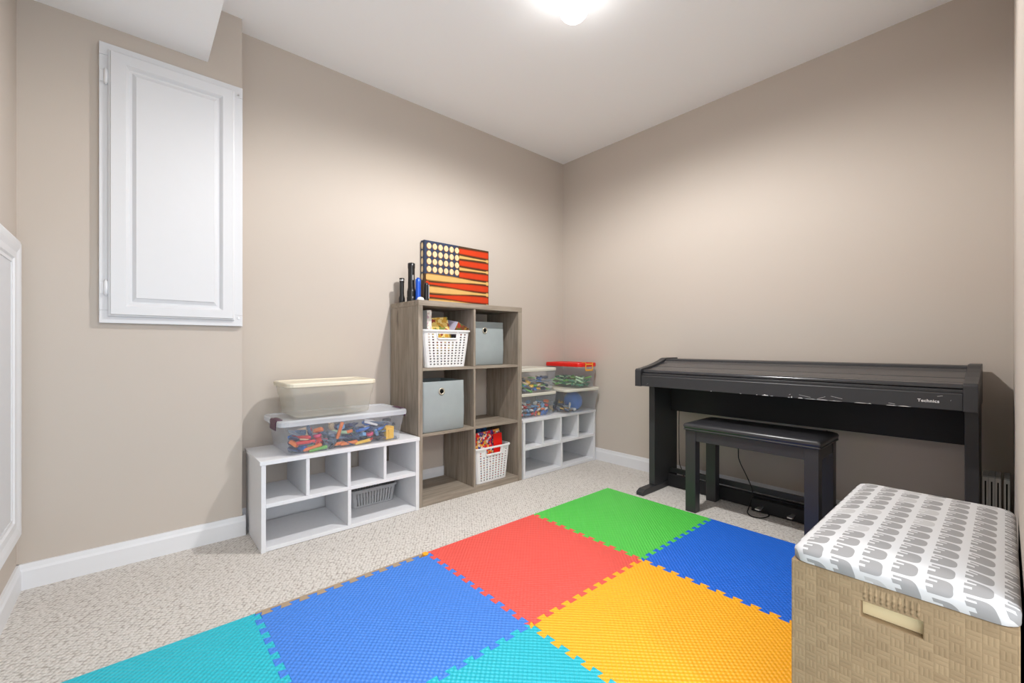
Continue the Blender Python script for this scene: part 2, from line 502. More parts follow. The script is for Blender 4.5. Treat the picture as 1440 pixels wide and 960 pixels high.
# white raised-panel cabinet door on the boxed-out wall
W = thing('wall_cabinet', 'white hinged raised-panel cabinet door mounted on the beige boxed-out wall', 'cabinet', (XBUMP, 0.142, 0.982))
off = W.location
bm = bm_new()
fx = XBUMP + 0.022
y0, y1, z0, z1 = -0.101, 0.3855, 0.982, 2.093
w = 0.05
for a in ((y0, y1, z0, z0 + w), (y0, y1, z1 - w, z1), (y0, y0 + w, z0 + w, z1 - w), (y1 - w, y1, z0 + w, z1 - w)):
    box(bm, XBUMP, fx, *a)
obj('frame', bm, M['door'], W, off, 0.002)
bm = bm_new()
def yz_ring(a0, a1, b0, b1, x): return [(x, a0, b0), (x, a1, b0), (x, a1, b1), (x, a0, b1)]
dx = fx + 0.001
Y0, Y1, Z0, Z1 = -0.074, 0.352, 1.009, 2.066
rings = [yz_ring(Y0, Y1, Z0, Z1, dx), yz_ring(Y0, Y1, Z0, Z1, dx + 0.009), yz_ring(Y0 + 0.006, Y1 - 0.006, Z0 + 0.006, Z1 - 0.006, dx + 0.011), yz_ring(Y0 + 0.008, Y1 - 0.008, Z0 + 0.008, Z1 - 0.008, dx + 0.018),
         yz_ring(-0.022, 0.306, 1.050, 2.020, dx + 0.018), yz_ring(-0.016, 0.300, 1.056, 2.014, dx + 0.013), yz_ring(-0.010, 0.294, 1.062, 2.008, dx + 0.006),
         yz_ring(-0.002, 0.286, 1.070, 2.000, dx + 0.006), yz_ring(0.008, 0.276, 1.084, 1.988, dx + 0.013), yz_ring(0.010, 0.274, 1.086, 1.986, dx + 0.016)]
loft(bm, rings)
dr = obj('door', bm, M['door'], W, off)
for zc in (1.957, 1.121):
    bm = bm_new()
    lathe(bm, [(0.0, zc - 0.033), (0.0045, zc - 0.031), (0.0045, zc - 0.027), (0.0075, zc - 0.026), (0.0075, zc + 0.026), (0.0045, zc + 0.027), (0.0045, zc + 0.031), (0, zc + 0.033)], fx + 0.005, -0.0805, 12)
    box(bm, fx, fx + 0.003, -0.098, -0.08, zc - 0.022, zc + 0.022)
    obj('hinge', bm, M['trim'], W, off)
for zc in (1.02, 2.055):
    bm = bm_new(); box(bm, fx, fx + 0.004, 0.366, 0.372, zc - 0.004, zc + 0.004)
    obj('catch_screw', bm, M['metal'], W, off)

# ceiling lamp: pan and glowing globe
LX, LY = -1.21, 1.41
L = thing('ceiling_light', 'round glowing white lamp on the ceiling at the top edge', 'lamp', (LX, LY, ZC))
bm = bm_new(); lathe(bm, [(0.0, ZC - 0.03), (0.05, ZC - 0.03), (0.075, ZC - 0.02), (0.085, ZC - 0.001), (0.085, ZC)], LX, LY, 32)
obj('pan', bm, M['trim'], L, L.location)
bm = bm_new(); zc = ZC - 0.093; R = 0.066
lathe(bm, [(R * math.sin(t), zc - R * math.cos(t)) for t in [PI * k / 16 for k in range(17)]], LX, LY, 32)
obj('globe', bm, M['globe'], L, L.location)

# ------------------------------------------------------------------ foam puzzle mat
TS, TX, TY = 0.6365, -1.626, 2.213
PITCH = TS / 11.0
TH = 0.012
def tooth_edge(p0, p1, phase, nrm, inv):
    """points from p0 towards p1 along a dovetailed seam shared by two tiles (drawn from the seam's own start)"""
    p0 = Vector(p0); p1 = Vector(p1); d = (p1 - p0).normalized(); nn = Vector(nrm)
    pts = []
    for k in range(11):
        c = (k + 0.5) * PITCH
        a = 0.010
        b0, b1 = c - 0.0115, c + 0.0115
        t0, t1 = c - 0.0175, c + 0.0175
        pts += [p0 + d * b0 - nn * a, p0 + d * t0 + nn * a, p0 + d * t1 + nn * a, p0 + d * b1 - nn * a]
    return pts
def seam(axis, i, j):
    """seam points in tile units: 'x' seam = between column 0 and 1 at row j; 'y' seam = between row j and j+1 in column i; always drawn in the + direction"""
    if axis == 'x':
        x = TX + TS; ya = TY - (j + 1) * TS; yb = TY - j * TS
        return tooth_edge((x, ya), (x, yb), 0, (1, 0), False)
    y = TY - (j + 1) * TS; xa = TX + i * TS; xb = xa + TS
    return tooth_edge((xa, y), (xb, y), 0, (0, 1), False)
def left_border(j):
    x = TX + 0.016; ya = TY - (j + 1) * TS; yb = TY - j * TS
    return tooth_edge((x, ya), (x, yb), 0, (1, 0), False)
def tile(name_label, mat, i, j, toothed_left=False):
    x0, x1 = TX + i * TS, TX + (i + 1) * TS
    y1, y0 = TY - j * TS, TY - (j + 1) * TS
    pts = []
    # bottom (y0) going +x
    pts.append(Vector((x0, y0)))
    if j < 3: pts += seam('y', i, j)
    pts.append(Vector((x1, y0)))
    if i == 0: pts += seam('x', 0, j)
    pts.append(Vector((x1, y1)))
    if j > 0: pts += seam('y', i, j - 1)[::-1]
    pts.append(Vector((x0, y1)))
    if i == 1: pts += seam('x', 0, j)[::-1]
    if toothed_left:
        pts.pop(0); pts.insert(0, Vector((x0 + 0.006, y0)))
        pts.pop(); pts.append(Vector((x0 + 0.006, y1)))
        pts += left_border(j)[::-1]
    g = 0.00035
    bm = bm_new()
    cx, cy = (x0 + x1) / 2, (y0 + y1) / 2
    va = [bm.verts.new((p.x, p.y, 0.0)) for p in pts]
    vb = [bm.verts.new((p.x, p.y, TH)) for p in pts]
    n = len(pts)
    bm.faces.new(va[::-1]); bm.faces.new(vb)
    for k in range(n): bm.faces.new([va[k], va[(k + 1) % n], vb[(k + 1) % n], vb[k]])
    o = obj('foam_mat_tile', bm, mat, None, (cx, cy, 0.0008), 0.0012, 1)
    tag(o, name_label, 'mat', 'interlocking foam play mat tiles')
    return o
tile('green foam mat tile at the far corner, nearest the shelves and piano', M['foam_green'], 0, 0)
tile('cobalt blue foam mat tile beside the piano bench and toy chest', M['foam_cobalt'], 1, 0)
tile('red foam mat tile between the green and blue tiles', M['foam_red'], 0, 1)
tile('orange-yellow foam mat tile in front of the toy chest', M['foam_orange'], 1, 1)
tile('lighter blue foam mat tile with tan edging on its left', M['foam_blue'], 0, 2, True)
tile('teal foam mat tile at the bottom centre, next to the orange tile', M['foam_teal'], 1, 2)
tile('teal foam mat tile at the bottom left on the carpet', M['foam_teal'], 0, 3)
# tan edge strip that fills the blue tile's left teeth
ya, yb = TY - 3 * TS, TY - 2 * TS
pts = [Vector((TX - 0.004, ya)), Vector((TX + 0.006, ya))] + left_border(2) + [Vector((TX + 0.006, yb - 0.025)), Vector((TX - 0.004, yb - 0.025))]
pts = [p for p in pts if p.y <= yb - 0.02]
bm = bm_new()
va = [bm.verts.new((p.x, p.y, 0.0)) for p in pts]; vb = [bm.verts.new((p.x, p.y, TH)) for p in pts]
bm.faces.new(va[::-1]); bm.faces.new(vb)
for k in range(len(pts)): bm.faces.new([va[k], va[(k + 1) % len(pts)], vb[(k + 1) % len(pts)], vb[k]])
tag(obj('foam_mat_border', bm, M['foam_tan'], None, (TX, (ya + yb) / 2, 0.0008)), 'tan toothed foam edge strip along the left of the blue tile', 'mat')
bm = bm_new()
px = [(-0.012, -0.006), (0.012, -0.010), (0.020, 0.004), (0.006, 0.016), (-0.012, 0.012)]
va = [bm.verts.new((TX + 0.006 + a, yb - 0.012 + b, 0.0)) for a, b in px]; vb = [bm.verts.new((TX + 0.006 + a, yb - 0.012 + b, TH + 0.0012)) for a, b in px]
bm.faces.new(va[::-1]); bm.faces.new(vb)
for k in range(5): bm.faces.new([va[k], va[(k + 1) % 5], vb[(k + 1) % 5], vb[k]])
tag(obj('foam_mat_nub', bm, M['foam_orange'], None, (TX, yb, 0.001)), 'small orange foam end piece between the red tile and tan edging', 'mat')

# ------------------------------------------------------------------ grey oak cube shelf
XS0, XS1, YS0, YS1, ZS = -2.455, -2.12, 1.176, 1.945, 1.145
S = thing('cube_shelf', 'tall grey wood-grain six-cube shelf standing against the left wall', 'shelf', ((XS0 + XS1) / 2, 1.56, 0))
off = S.location
for a, b in ((YS0, YS0 + 0.027), (YS1 - 0.033, YS1)):
    bm = bm_new(); box(bm, XS0, XS1, a, b, 0, ZS - 0.0305); obj('side_panel', bm, M['wood_z'], S, off, 0.0012)
bm = bm_new(); box(bm, XS0, XS1 + 0.001, YS0, YS1, ZS - 0.03, ZS); obj('top_panel', bm, M['wood_y'], S, off, 0.0012)
bm = bm_new(); box(bm, XS0, XS1 - 0.001, YS0 + 0.0275, YS1 - 0.0335, 0.0, 0.035); obj('bottom_panel', bm, M['wood_y'], S, off, 0.0012)
SH1, SH2 = 0.767, 0.401
for z in (SH1, SH2):
    bm = bm_new(); box(bm, XS0, XS1 - 0.002, YS0 + 0.0275, YS1 - 0.0335, z - 0.015, z); obj('shelf_board', bm, M['wood_y'], S, off, 0.001)
for a, b in ((0.0355, SH2 - 0.0155), (SH2 + 0.0005, SH1 - 0.0155), (SH1 + 0.0005, ZS - 0.0305)):
    bm = bm_new(); box(bm, XS0, XS1 - 0.002, 1.552, 1.566, a, b); obj('divider', bm, M['wood_z'], S, off, 0.001)

# ------------------------------------------------------------------ white cubby units
def cubby(label, y0, y1, xf, divs, ldiv, xb):
    t = thing('cubby_unit', label, 'shelf', ((xf + xb) / 2, (y0 + y1) / 2, 0), 0, 'white cubby units')
    off = t.location
    h = 0.395
    bm = bm_new(); box(bm, xb, xf, y0, y0 + 0.018, 0, h - 0.019); obj('side_panel', bm, M['lam'], t, off, 0.001)
    bm = bm_new(); box(bm, xb, xf, y1 - 0.02, y1, 0, h - 0.019); obj('side_panel', bm, M['lam'], t, off, 0.001)
    bm = bm_new(); box(bm, xb, xf + 0.004, y0 - 0.006, y1 + 0.002, h - 0.0185, h); obj('top_panel', bm, M['lam'], t, off, 0.0015)
    bm = bm_new(); box(bm, xb, xf - 0.001, y0 + 0.0185, y1 - 0.0205, 0.002, 0.02); obj('bottom_panel', bm, M['lam'], t, off, 0.001)
    bm = bm_new(); box(bm, xb, xf - 0.001, y0 + 0.0185, y1 - 0.0205, 0.19, 0.207); obj('shelf_board', bm, M['lam'], t, off, 0.001)
    for d in divs:
        bm = bm_new(); box(bm, xb, xf - 0.001, d - 0.0075, d + 0.0075, 0.2075, h - 0.019); obj('divider', bm, M['lam'], t, off, 0.0008)
    bm = bm_new(); box(bm, xb, xf - 0.001, ldiv - 0.008, ldiv + 0.008, 0.0205, 0.1895); obj('divider', bm, M['lam'], t, off, 0.0008)
    return t
cubby('white cubby unit left of the tall grey cube shelf', 0.413, 1.170, -2.10, (0.6015, 0.79, 0.9745), 0.792, -2.43)
cubby('white cubby unit in the corner right of the tall grey cube shelf', 1.955, 2.722, -2.115, (2.142, 2.327, 2.518), 2.335, -2.445)

# ------------------------------------------------------------------ clear storage bins
def bin_body(bm, a0, b0, a1, b1, z0, z1, r=0.018, lip=0.008, t=0.002, ridge=True):
    """tapered open tub about the origin: half sizes (a0,b0) at the bottom, (a1,b1) at the top"""
    zs = [0.0, 0.04, 0.62, 0.66, 0.97, 1.0] if ridge else [0.0, 0.05, 0.97, 1.0]
    rings = []
    for k, u in enumerate(zs):
        e = 0.003 if (ridge and u > 0.63) else 0.0
        s = -0.008 if k == 0 else 0.0
        rings.append([(x, y, z0 + (z1 - z0) * u) for x, y in rrect(a0 + (a1 - a0) * u + e + s, b0 + (b1 - b0) * u + e + s, r)])
    rings.append([(x, y, z1) for x, y in rrect(a1 + lip, b1 + lip, r + lip)])
    loft(bm, rings, True, False, True)

def lid_mesh(bm, a, b, z, h, r=0.04, rec=True):
    o = rrect(a, b, r)
    def ring(d, zz): return [(x, y, zz) for x, y in rrect(a - d, b - d, max(0.006, r - d))]
    rs = [ring(0.003, z), ring(0.0, z + 0.002), ring(0.0, z + h * 0.75), ring(0.004, z + h)]
    if rec: rs += [ring(0.022, z + h), ring(0.026, z + h - 0.005)]
    loft(bm, rs, True, True, False)

def storage_bin(name, label, loc, rz, bot, top, zh, lid, lidz, lidh, body_mat, lid_mat, group=None):
    t = thing(name, label, 'bin', loc, rz, group)
    bm = bm_new(); bin_body(bm, bot[0] / 2, bot[1] / 2, top[0] / 2, top[1] / 2, 0.0015, zh)
    obj('tub', bm, body_mat, t, None, 0, 2, 0.0022)
    bm = bm_new(); lid_mesh(bm, lid[0] / 2, lid[1] / 2, lidz, lidh)
    obj('lid', bm, lid_mat, t, None, 0.0015)
    return t

ZU = 0.3955
big = storage_bin('storage_bin', 'large low clear bin of mixed toys with purple latches on the white unit', (-2.262, 0.795, ZU), 0,
                  (0.292, 0.540), (0.305, 0.575), 0.135, (0.325, 0.628), 0.132, 0.026, M['clear'], M['clear_lid'])
for s in (-1, 1):
    bm = bm_new()
    pr = [(s * 0.318, 0.115), (s * 0.318, 0.150), (s * 0.312, 0.1605), (s * 0.288, 0.1605), (s * 0.288, 0.158), (s * 0.3145, 0.158), (s * 0.3145, 0.115)]
    prism(bm, pr, 0.015, 0.115, 'x')
    obj('latch', bm, M['purple'], big, None, 0.001)
cream = storage_bin('storage_bin', 'empty milky bin with cream lid on top of the large toy bin', (-2.275, 0.737, ZU + 0.1595), 0.03,
                    (0.236, 0.352), (0.25, 0.395), 0.145, (0.27, 0.432), 0.143, 0.021, M['clear_milky'], M['cream_lid'])
bl = storage_bin('storage_bin', 'lower clear toy bin beside the shelf, under another bin, on the corner unit', (-2.29, 2.120, ZU), 0,
                 (0.27, 0.315), (0.29, 0.37), 0.152, (0.31, 0.40), 0.150, 0.02, M['clear'], M['grey_lid'])
bu = storage_bin('storage_bin', 'upper clear toy bin beside the shelf, on top of its lower twin', (-2.29, 2.118, ZU + 0.172), 0,
                 (0.27, 0.315), (0.29, 0.37), 0.148, (0.31, 0.40), 0.146, 0.022, M['clear'], M['grey_lid'])
br = storage_bin('storage_bin', 'wide clear bin holding a large blue ball under the red-lidded bin', (-2.262, 2.535, ZU), -0.05,
                 (0.335, 0.325), (0.37, 0.345), 0.162, (0.405, 0.37), 0.160, 0.020, M['clear'], M['grey_lid'])
rd = storage_bin('storage_bin', 'clear bin with bright red lid and yellow latch, topmost in the corner', (-2.262, 2.595, ZU + 0.1815), 0,
                 (0.325, 0.17), (0.345, 0.19), 0.158, (0.37, 0.215), 0.156, 0.03, M['clear'], M['red_lid'])
bm = bm_new()
prism(bm, [(0.188, 0.125), (0.188, 0.185), (0.182, 0.1895), (0.150, 0.1895), (0.150, 0.187), (0.1855, 0.187), (0.1855, 0.125)], -0.045, -0.036, 'y')
prism(bm, [(0.188, 0.125), (0.188, 0.185), (0.182, 0.1895), (0.150, 0.1895), (0.150, 0.187), (0.1855, 0.187), (0.1855, 0.125)], 0.036, 0.045, 'y')
box(bm, 0.1855, 0.188, -0.045, 0.045, 0.125, 0.137)
box(bm, 0.1855, 0.188, -0.045, 0.045, 0.170, 0.180)
obj('latch', bm, M['yellow_pl'], rd, None, 0.001)

# ------------------------------------------------------------------ loose toys inside the bins
TOYCOL = {'red': (214, 54, 50), 'orange': (238, 128, 54), 'yellow': (246, 196, 58), 'green': (110, 178, 74), 'pale green': (178, 214, 170), 'dark green': (56, 130, 96),
          'blue': (44, 106, 190), 'navy': (44, 58, 96), 'sky blue': (110, 160, 205), 'white': (232, 230, 226), 'grey': (120, 128, 138), 'black': (34, 36, 40), 'slate': (78, 98, 122), 'tan': (216, 188, 150), 'pink': (216, 70, 110)}
TM = {k: plain('toy_' + k.replace(' ', '_'), v, 0.35, 0.5, var=0.02) for k, v in TOYCOL.items()}
TMESH = {}
def toy_mesh(kind, col):
    if (kind, col) in TMESH: return TMESH[(kind, col)]
    bm = bm_new()
    if kind == 'brick':
        box(bm, -0.016, 0.016, -0.008, 0.008, -0.007, 0.005)
        for i in range(4):
            for j in range(2): lathe(bm, [(0.0027, 0.005), (0.0027, 0.0075)], -0.012 + i * 0.008, -0.004 + j * 0.008, 8)
    elif kind == 'rod':
        lathe(bm, [(0.0, -0.033), (0.004, -0.033), (0.0065, -0.028), (0.0065, 0.016), (0.007, 0.0165), (0.007, 0.030), (0.005, 0.033), (0.0, 0.033)], 0, 0, 12)
        bmesh.ops.rotate(bm, verts=bm.verts, matrix=Matrix.Rotation(PI / 2, 3, 'Y'))
    elif kind == 'ball':
        lathe(bm, [(0.015 * math.sin(PI * k / 10), -0.015 * math.cos(PI * k / 10)) for k in range(11)], 0, 0, 16)
    elif kind == 'plate':
        prism(bm, [(-0.022, -0.014), (0.014, -0.018), (0.024, 0.002), (0.006, 0.017), (-0.018, 0.012)], -0.0025, 0.0025, 'z')
    elif kind == 'figure':
        # small toy figure: body, head, arms, legs in one piece
        prism(bm, [(-0.007, -0.004), (0.007, -0.004), (0.009, 0.011), (-0.009, 0.011)], -0.0045, 0.0045, 'y')
        lathe(bm, [(0.0, 0.011), (0.0055, 0.0125), (0.0055, 0.020), (0.0, 0.022)], 0, 0, 10)
        box(bm, -0.007, -0.001, -0.004, 0.004, -0.018, -0.004); box(bm, 0.001, 0.007, -0.004, 0.004, -0.018, -0.004)
        box(bm, -0.0125, -0.0085, -0.006, 0.002, -0.003, 0.010); box(bm, 0.0085, 0.0125, -0.006, 0.002, -0.003, 0.010)
    elif kind == 'block':
        box(bm, -0.021, 0.021, -0.018, 0.018, -0.025, 0.025)
        lathe(bm, [(0.012, 0.025), (0.012, 0.029), (0.008, 0.030), (0.0, 0.030)], 0, 0, 14)
        box(bm, 0.021, 0.026, -0.008, 0.008, -0.018, 0.018)
    elif kind == 'disc':
        lathe(bm, [(0.004, -0.005), (0.013, -0.006), (0.015, -0.003), (0.015, 0.003), (0.013, 0.006), (0.004, 0.005)], 0, 0, 16)
    bmesh.ops.recalc_face_normals(bm, faces=bm.faces)
    me = bpy.data.meshes.new('toy_' + kind); bm.to_mesh(me); bm.free()
    me.materials.append(TM[col])
    TMESH[(kind, col)] = me
    return me
def put_toy(kind, col, p, rot, where, sc=1.0, label=None):
    o = bpy.data.objects.new('toy_' + kind, toy_mesh(kind, col))
    COL.objects.link(o)
    o.location = p; o.rotation_euler = rot; o.scale = (sc, sc, sc)
    if label: tag(o, label, 'toy')
    else: tag(o, 'small %s toy %s in the jumble inside the %s' % (col, kind, where), 'toy', 'loose toys in the ' + where)
    return o
def fill(bn, where, hx, hy, z0, layers, cols, kinds, step=0.034, depth=3, sc=1.0, yr=None):
    """a heap against the front and near sides of a bin; hx, hy = half sizes inside"""
    loc = Vector(bn.location); R = Matrix.Rotation(bn.rotation_euler[2], 3, 'Z')
    for L in range(layers):
        nx = min(depth, int(2 * hx / step))
        ny = int(2 * hy / step)
        for i in range(nx):
            for j in range(ny):
                if yr and not (yr[0] <= j / ny <= yr[1]): continue
                if L == layers - 1 and random.random() < 0.45: continue
                p = Vector((hx - step * (0.5 + i), -hy + step * (0.5 + j) + random.uniform(-.004, .004), z0 + step * 0.45 + L * step * 0.72 + random.uniform(-.003, .003)))
                p.x = max(-hx + 0.02, min(hx - 0.02, p.x)); p.y = max(-hy + 0.022, min(hy - 0.022, p.y))
                k = random.choice(kinds); c = random.choice(cols)
                rot = (random.uniform(-.5, .5), random.uniform(-.5, .5), random.uniform(0, 6.28))
                if k == 'rod': rot = (0, random.uniform(-.25, .45), random.uniform(-0.6, 0.6) + PI / 2)
                put_toy(k, c, loc + R @ p, rot, where, sc)
random.seed(11)
fill(big, 'large clear bin', 0.134, 0.262, 0.004, 4,
     ['navy', 'navy', 'navy', 'slate', 'slate', 'blue', 'grey', 'grey', 'sky blue', 'white', 'tan', 'slate', 'pale green', 'black', 'navy', 'red', 'orange', 'pink'],
     ['brick', 'rod', 'plate', 'figure', 'brick', 'disc', 'plate'], 0.036, 2, 1.25)
put_toy('block', 'yellow', (-2.152, 1.010, ZU + 0.042), (0.05, 0.1, 0.12), '', 1.25, 'big yellow toy block at the right end of the large clear bin')
for k, (c, y, z, a) in enumerate([('orange', 0.63, 0.022, 0.2), ('green', 0.655, 0.012, 0.1), ('red', 0.60, 0.050, 0.0), ('orange', 0.755, 0.085, 1.25), ('yellow', 0.87, 0.014, 0.1), ('orange', 0.80, 0.018, 0.05)]):
    put_toy('rod', c, (-2.131, y, ZU + z), (0, -a, PI / 2), 'large clear bin front', 1.25)
put_toy('plate', 'tan', (-2.155, 0.60, ZU + 0.085), (0.5, 0.9, 0.4), '', 1.5, 'tan flat toy piece near the purple latch in the large bin')
put_toy('plate', 'red', (-2.158, 0.605, ZU + 0.060), (0.1, 1.25, 0.1), '', 1.5, 'broad red flat toy piece left of centre in the large bin')
put_toy('plate', 'white', (-2.17, 0.93, ZU + 0.100), (0.15, 0.3, 1.4), '', 1.8, 'white flat toy piece topmost at the right of the large bin heap')
fill(bl, 'lower twin bin in the corner', 0.125, 0.15, 0.004, 4, ['white', 'white', 'sky blue', 'grey', 'orange', 'red', 'yellow', 'blue'], ['figure', 'brick', 'plate', 'disc'], 0.036, 2, 1.1)
fill(bu, 'upper twin bin in the corner', 0.125, 0.15, 0.004, 4, ['blue', 'blue', 'navy', 'black', 'green', 'yellow', 'tan', 'grey'], ['brick', 'plate', 'rod', 'disc'], 0.036, 2, 1.15)
fill(rd, 'red-lidded bin', 0.155, 0.075, 0.004, 3, ['dark green', 'dark green', 'green', 'pale green', 'pale green'], ['rod', 'rod', 'plate'], 0.036, 8, 1.0)
fill(br, 'bin with the blue ball', 0.145, 0.140, 0.004, 2, ['navy', 'yellow', 'grey', 'white', 'black'], ['brick', 'plate', 'figure'], 0.04, 6, 1.1, (0.0, 0.30))
# big blue ball and a yellow figure beside it
bm = bm_new(); R = 0.072
lathe(bm, [(R * math.sin(PI * k / 18), -R * math.cos(PI * k / 18)) for k in range(8)] + [(R * 0.985, -0.008), (R * 0.985, 0.008)] + [(R * math.sin(PI * k / 18), -R * math.cos(PI * k / 18)) for k in range(11, 19)], 0, 0, 28)
o = obj('toy_ball', bm, TM['blue']); o.location = (-2.175, 2.525, ZU + 0.0765); o.rotation_euler = (0.2, 0.1, 0)
tag(o, 'large blue ball with a seam inside the clear bin under the red-lidded one', 'ball')

# ------------------------------------------------------------------ woven plastic baskets
def basket_mesh(bm, a0, b0, a1, b1, r, z0, z1, px, pz, hx, hz, handle=None):
    """perforated tapered tub: px, pz = pitch; hx, hz = hole size; handle = (half width, zlow, zhigh) on the two long-face sides (+x, -x)"""
    def side(n_len):
        k = max(3, int(round(n_len / px)))
        out = []
        w = n_len / k
        for i in range(k):
            out += [(i + 0.0) * w, (i + 0.5) * w - hx / 2, (i + 0.5) * w + hx / 2]
        return out, k
    la, ka = side(2 * (a0 - r)); lb, kb = side(2 * (b0 - r))
    seq = []       # (kind, fraction, is_hole_column)
    for name, L, n in (('+x', 2 * (b0 - r), lb), ('c1', 0, None), ('+y', 2 * (a0 - r), la), ('c2', 0, None), ('-x', 2 * (b0 - r), lb), ('c3', 0, None), ('-y', 2 * (a0 - r), la), ('c4', 0, None)):
        if n is None:
            for t in (0.0, 0.33, 0.67): seq.append((name, t, False))
        else:
            for i, s in enumerate(n): seq.append((name, s / L, i % 3 == 1))
    def pt(name, t, a, b):
        ax, by = a - r, b - r
        if name == '+x': return (a, -by + 2 * by * t)
        if name == '+y': return (ax - 2 * ax * t, b)
        if name == '-x': return (-a, by - 2 * by * t)
        if name == '-y': return (-ax + 2 * ax * t, -b)
        q = {'c1': (ax, by, 0), 'c2': (-ax, by, PI / 2), 'c3': (-ax, -by, PI), 'c4': (ax, -by, 1.5 * PI)}[name]
        th = q[2] + t * PI / 2
        return (q[0] + r * math.cos(th), q[1] + r * math.sin(th))
    H = z1 - z0
    nz = int((H - 0.022) / pz)
    zs = [z0, z0 + 0.008]; hr = []
    zb = z0 + 0.010
    for k in range(nz):
        zz = zb + (k + 0.5) * pz
        zs += [zz - hz / 2, zz + hz / 2]
    zs += [z1 - 0.008, z1]
    V = []
    for z in zs:
        u = (z - z0) / H
        V.append([bm.verts.new((*pt(nm, t, a0 + (a1 - a0) * u, b0 + (b1 - b0) * u), z)) for nm, t, h in seq])
    n = len(seq)
    for k in range(len(zs) - 1):
        hole_row = 2 <= k < len(zs) - 3 and (k % 2 == 0)
        zm = (zs[k] + zs[k + 1]) / 2
        for i in range(n):
            j = (i + 1) % n
            nm, t, h = seq[i]
            if handle and nm in ('+x', '-x'):
                ymid = (V[k][i].co.y + V[k][j].co.y) / 2
                if abs(ymid) < handle[0] and handle[1] < zm < handle[2]: continue
                if abs(ymid) < handle[0] + px and handle[1] - pz < zm:
                    bm.faces.new([V[k][i], V[k][j], V[k + 1][j], V[k + 1][i]]); continue
            if h and hole_row: continue
            bm.faces.new([V[k][i], V[k][j], V[k + 1][j], V[k + 1][i]])
    bm.faces.new(V[0][::-1])
def rim_mesh(bm, a, b, r, z, w=0.006, h=0.010):
    def ring(d, zz): return [(x, y, zz) for x, y in rrect(a + d, b + d, max(0.004, r + d), 5)]
    rs = [ring(-0.001, z - h), ring(w, z - h), ring(w + 0.001, z - h * 0.3), ring(w - 0.001, z), ring(-0.001, z), ring(-0.001, z - h)]
    loft(bm, rs, False, False)
def basket(label, loc, rz, bot, top, h, mat, px, pz, hx, hz, handle=None, r=0.022):
    t = thing('woven_basket', label, 'basket', loc, rz, 'woven plastic baskets')
    bm = bm_new(); basket_mesh(bm, bot[0] / 2, bot[1] / 2, top[0] / 2, top[1] / 2, r, 0.001, h, px, pz, hx, hz, handle)
    obj('basket_body', bm, mat, t, None, 0, 2, 0.003)
    bm = bm_new(); rim_mesh(bm, top[0] / 2, top[1] / 2, r, h)
    obj('rim', bm, mat, t)
    if handle:
        for s in (1, -1):
            bm = bm_new()
            u = (handle[1] - 0.001) / h
            xx = s * (bot[0] / 2 + (top[0] - bot[0]) / 2 * u + 0.002)
            xt = s * (top[0] / 2 + 0.002)
            k = handle[0] + 0.006; zl = handle[1] - 0.004; zt = h - 0.010
            tube(bm, [(xt, -k - 0.003, zt), (xx, -k, zl + 0.012), (xx, -k + 0.012, zl), (xx, 0, zl), (xx, k - 0.012, zl), (xx, k, zl + 0.012), (xt, k + 0.003, zt)], 0.0035, 8, 5)
            obj('handle', bm, mat, t)
    return t
b1 = basket('white woven basket of games in the upper left cube', (-2.275, 1.372, SH1 + 0.0005), 0, (0.26, 0.27), (0.285, 0.325), 0.216, M['white_pl'], 0.0235, 0.0155, 0.0100, 0.0078, (0.062, 0.168, 0.197))
b2 = basket('white woven basket of magazines in the bottom right cube', (-2.275, 1.712, 0.0355), 0.03, (0.26, 0.245), (0.285, 0.285), 0.222, M['white_pl'], 0.0235, 0.0155, 0.0100, 0.0078, (0.060, 0.176, 0.204))
b3 = basket('small grey woven basket in the lower right of the left cubby unit', (-2.36, 0.995, 0.0205), 0, (0.15, 0.235), (0.165, 0.262), 0.098, M['grey_pl'], 0.0150, 0.0085, 0.0075, 0.0050)

# games in the upper basket
def slab(name, label, cat, mats, size, loc, rot, sidemat=None):
    bm = bm_new(); a, b, c = [s / 2 for s in size]
    box(bm, -a, a, -b, b, -c, c)
    o = obj(name, bm, mats, None, None, 0.0012)
    if isinstance(mats, list):
        for p in o.data.polygons:
            if abs(p.normal.x) < 0.5: p.material_index = 1
    o.location = loc; o.rotation_euler = rot
    return tag(o, label, cat)
slab('game_box', 'tall narrow white game box at the left of the upper basket', 'box', [M['box_white'], M['file_white']], (0.20, 0.030, 0.270), (-2.285, 1.283, SH1 + 0.195), (0.0, 0, 0.0))
slab('thin_book', 'thin maroon book at the left edge of the upper basket', 'book', M['maroon'], (0.16, 0.008, 0.20), (-2.31, 1.2595, SH1 + 0.160), (0, 0, 0))
slab('game_box', 'gold game box tilted in the middle of the upper basket', 'box', [M['box_gold'], M['maroon']], (0.035, 0.125, 0.22), (-2.215, 1.376, SH1 + 0.182), (0.10, -0.22, 0.0))
slab('game_box', 'tan game box leaning behind the gold one in the basket', 'box', [M['box_gold'], M['flag_tan']], (0.045, 0.13, 0.22), (-2.325, 1.378, SH1 + 0.182), (-0.12, -0.1, 0.0))
slab('game_box', 'brown and green game box with lavender side, right end of the basket', 'box', [M['box_brown'], M['lavender']], (0.15, 0.09, 0.07), (-2.225, 1.480, SH1 + 0.228), (-0.42, 0.15, 0.0))
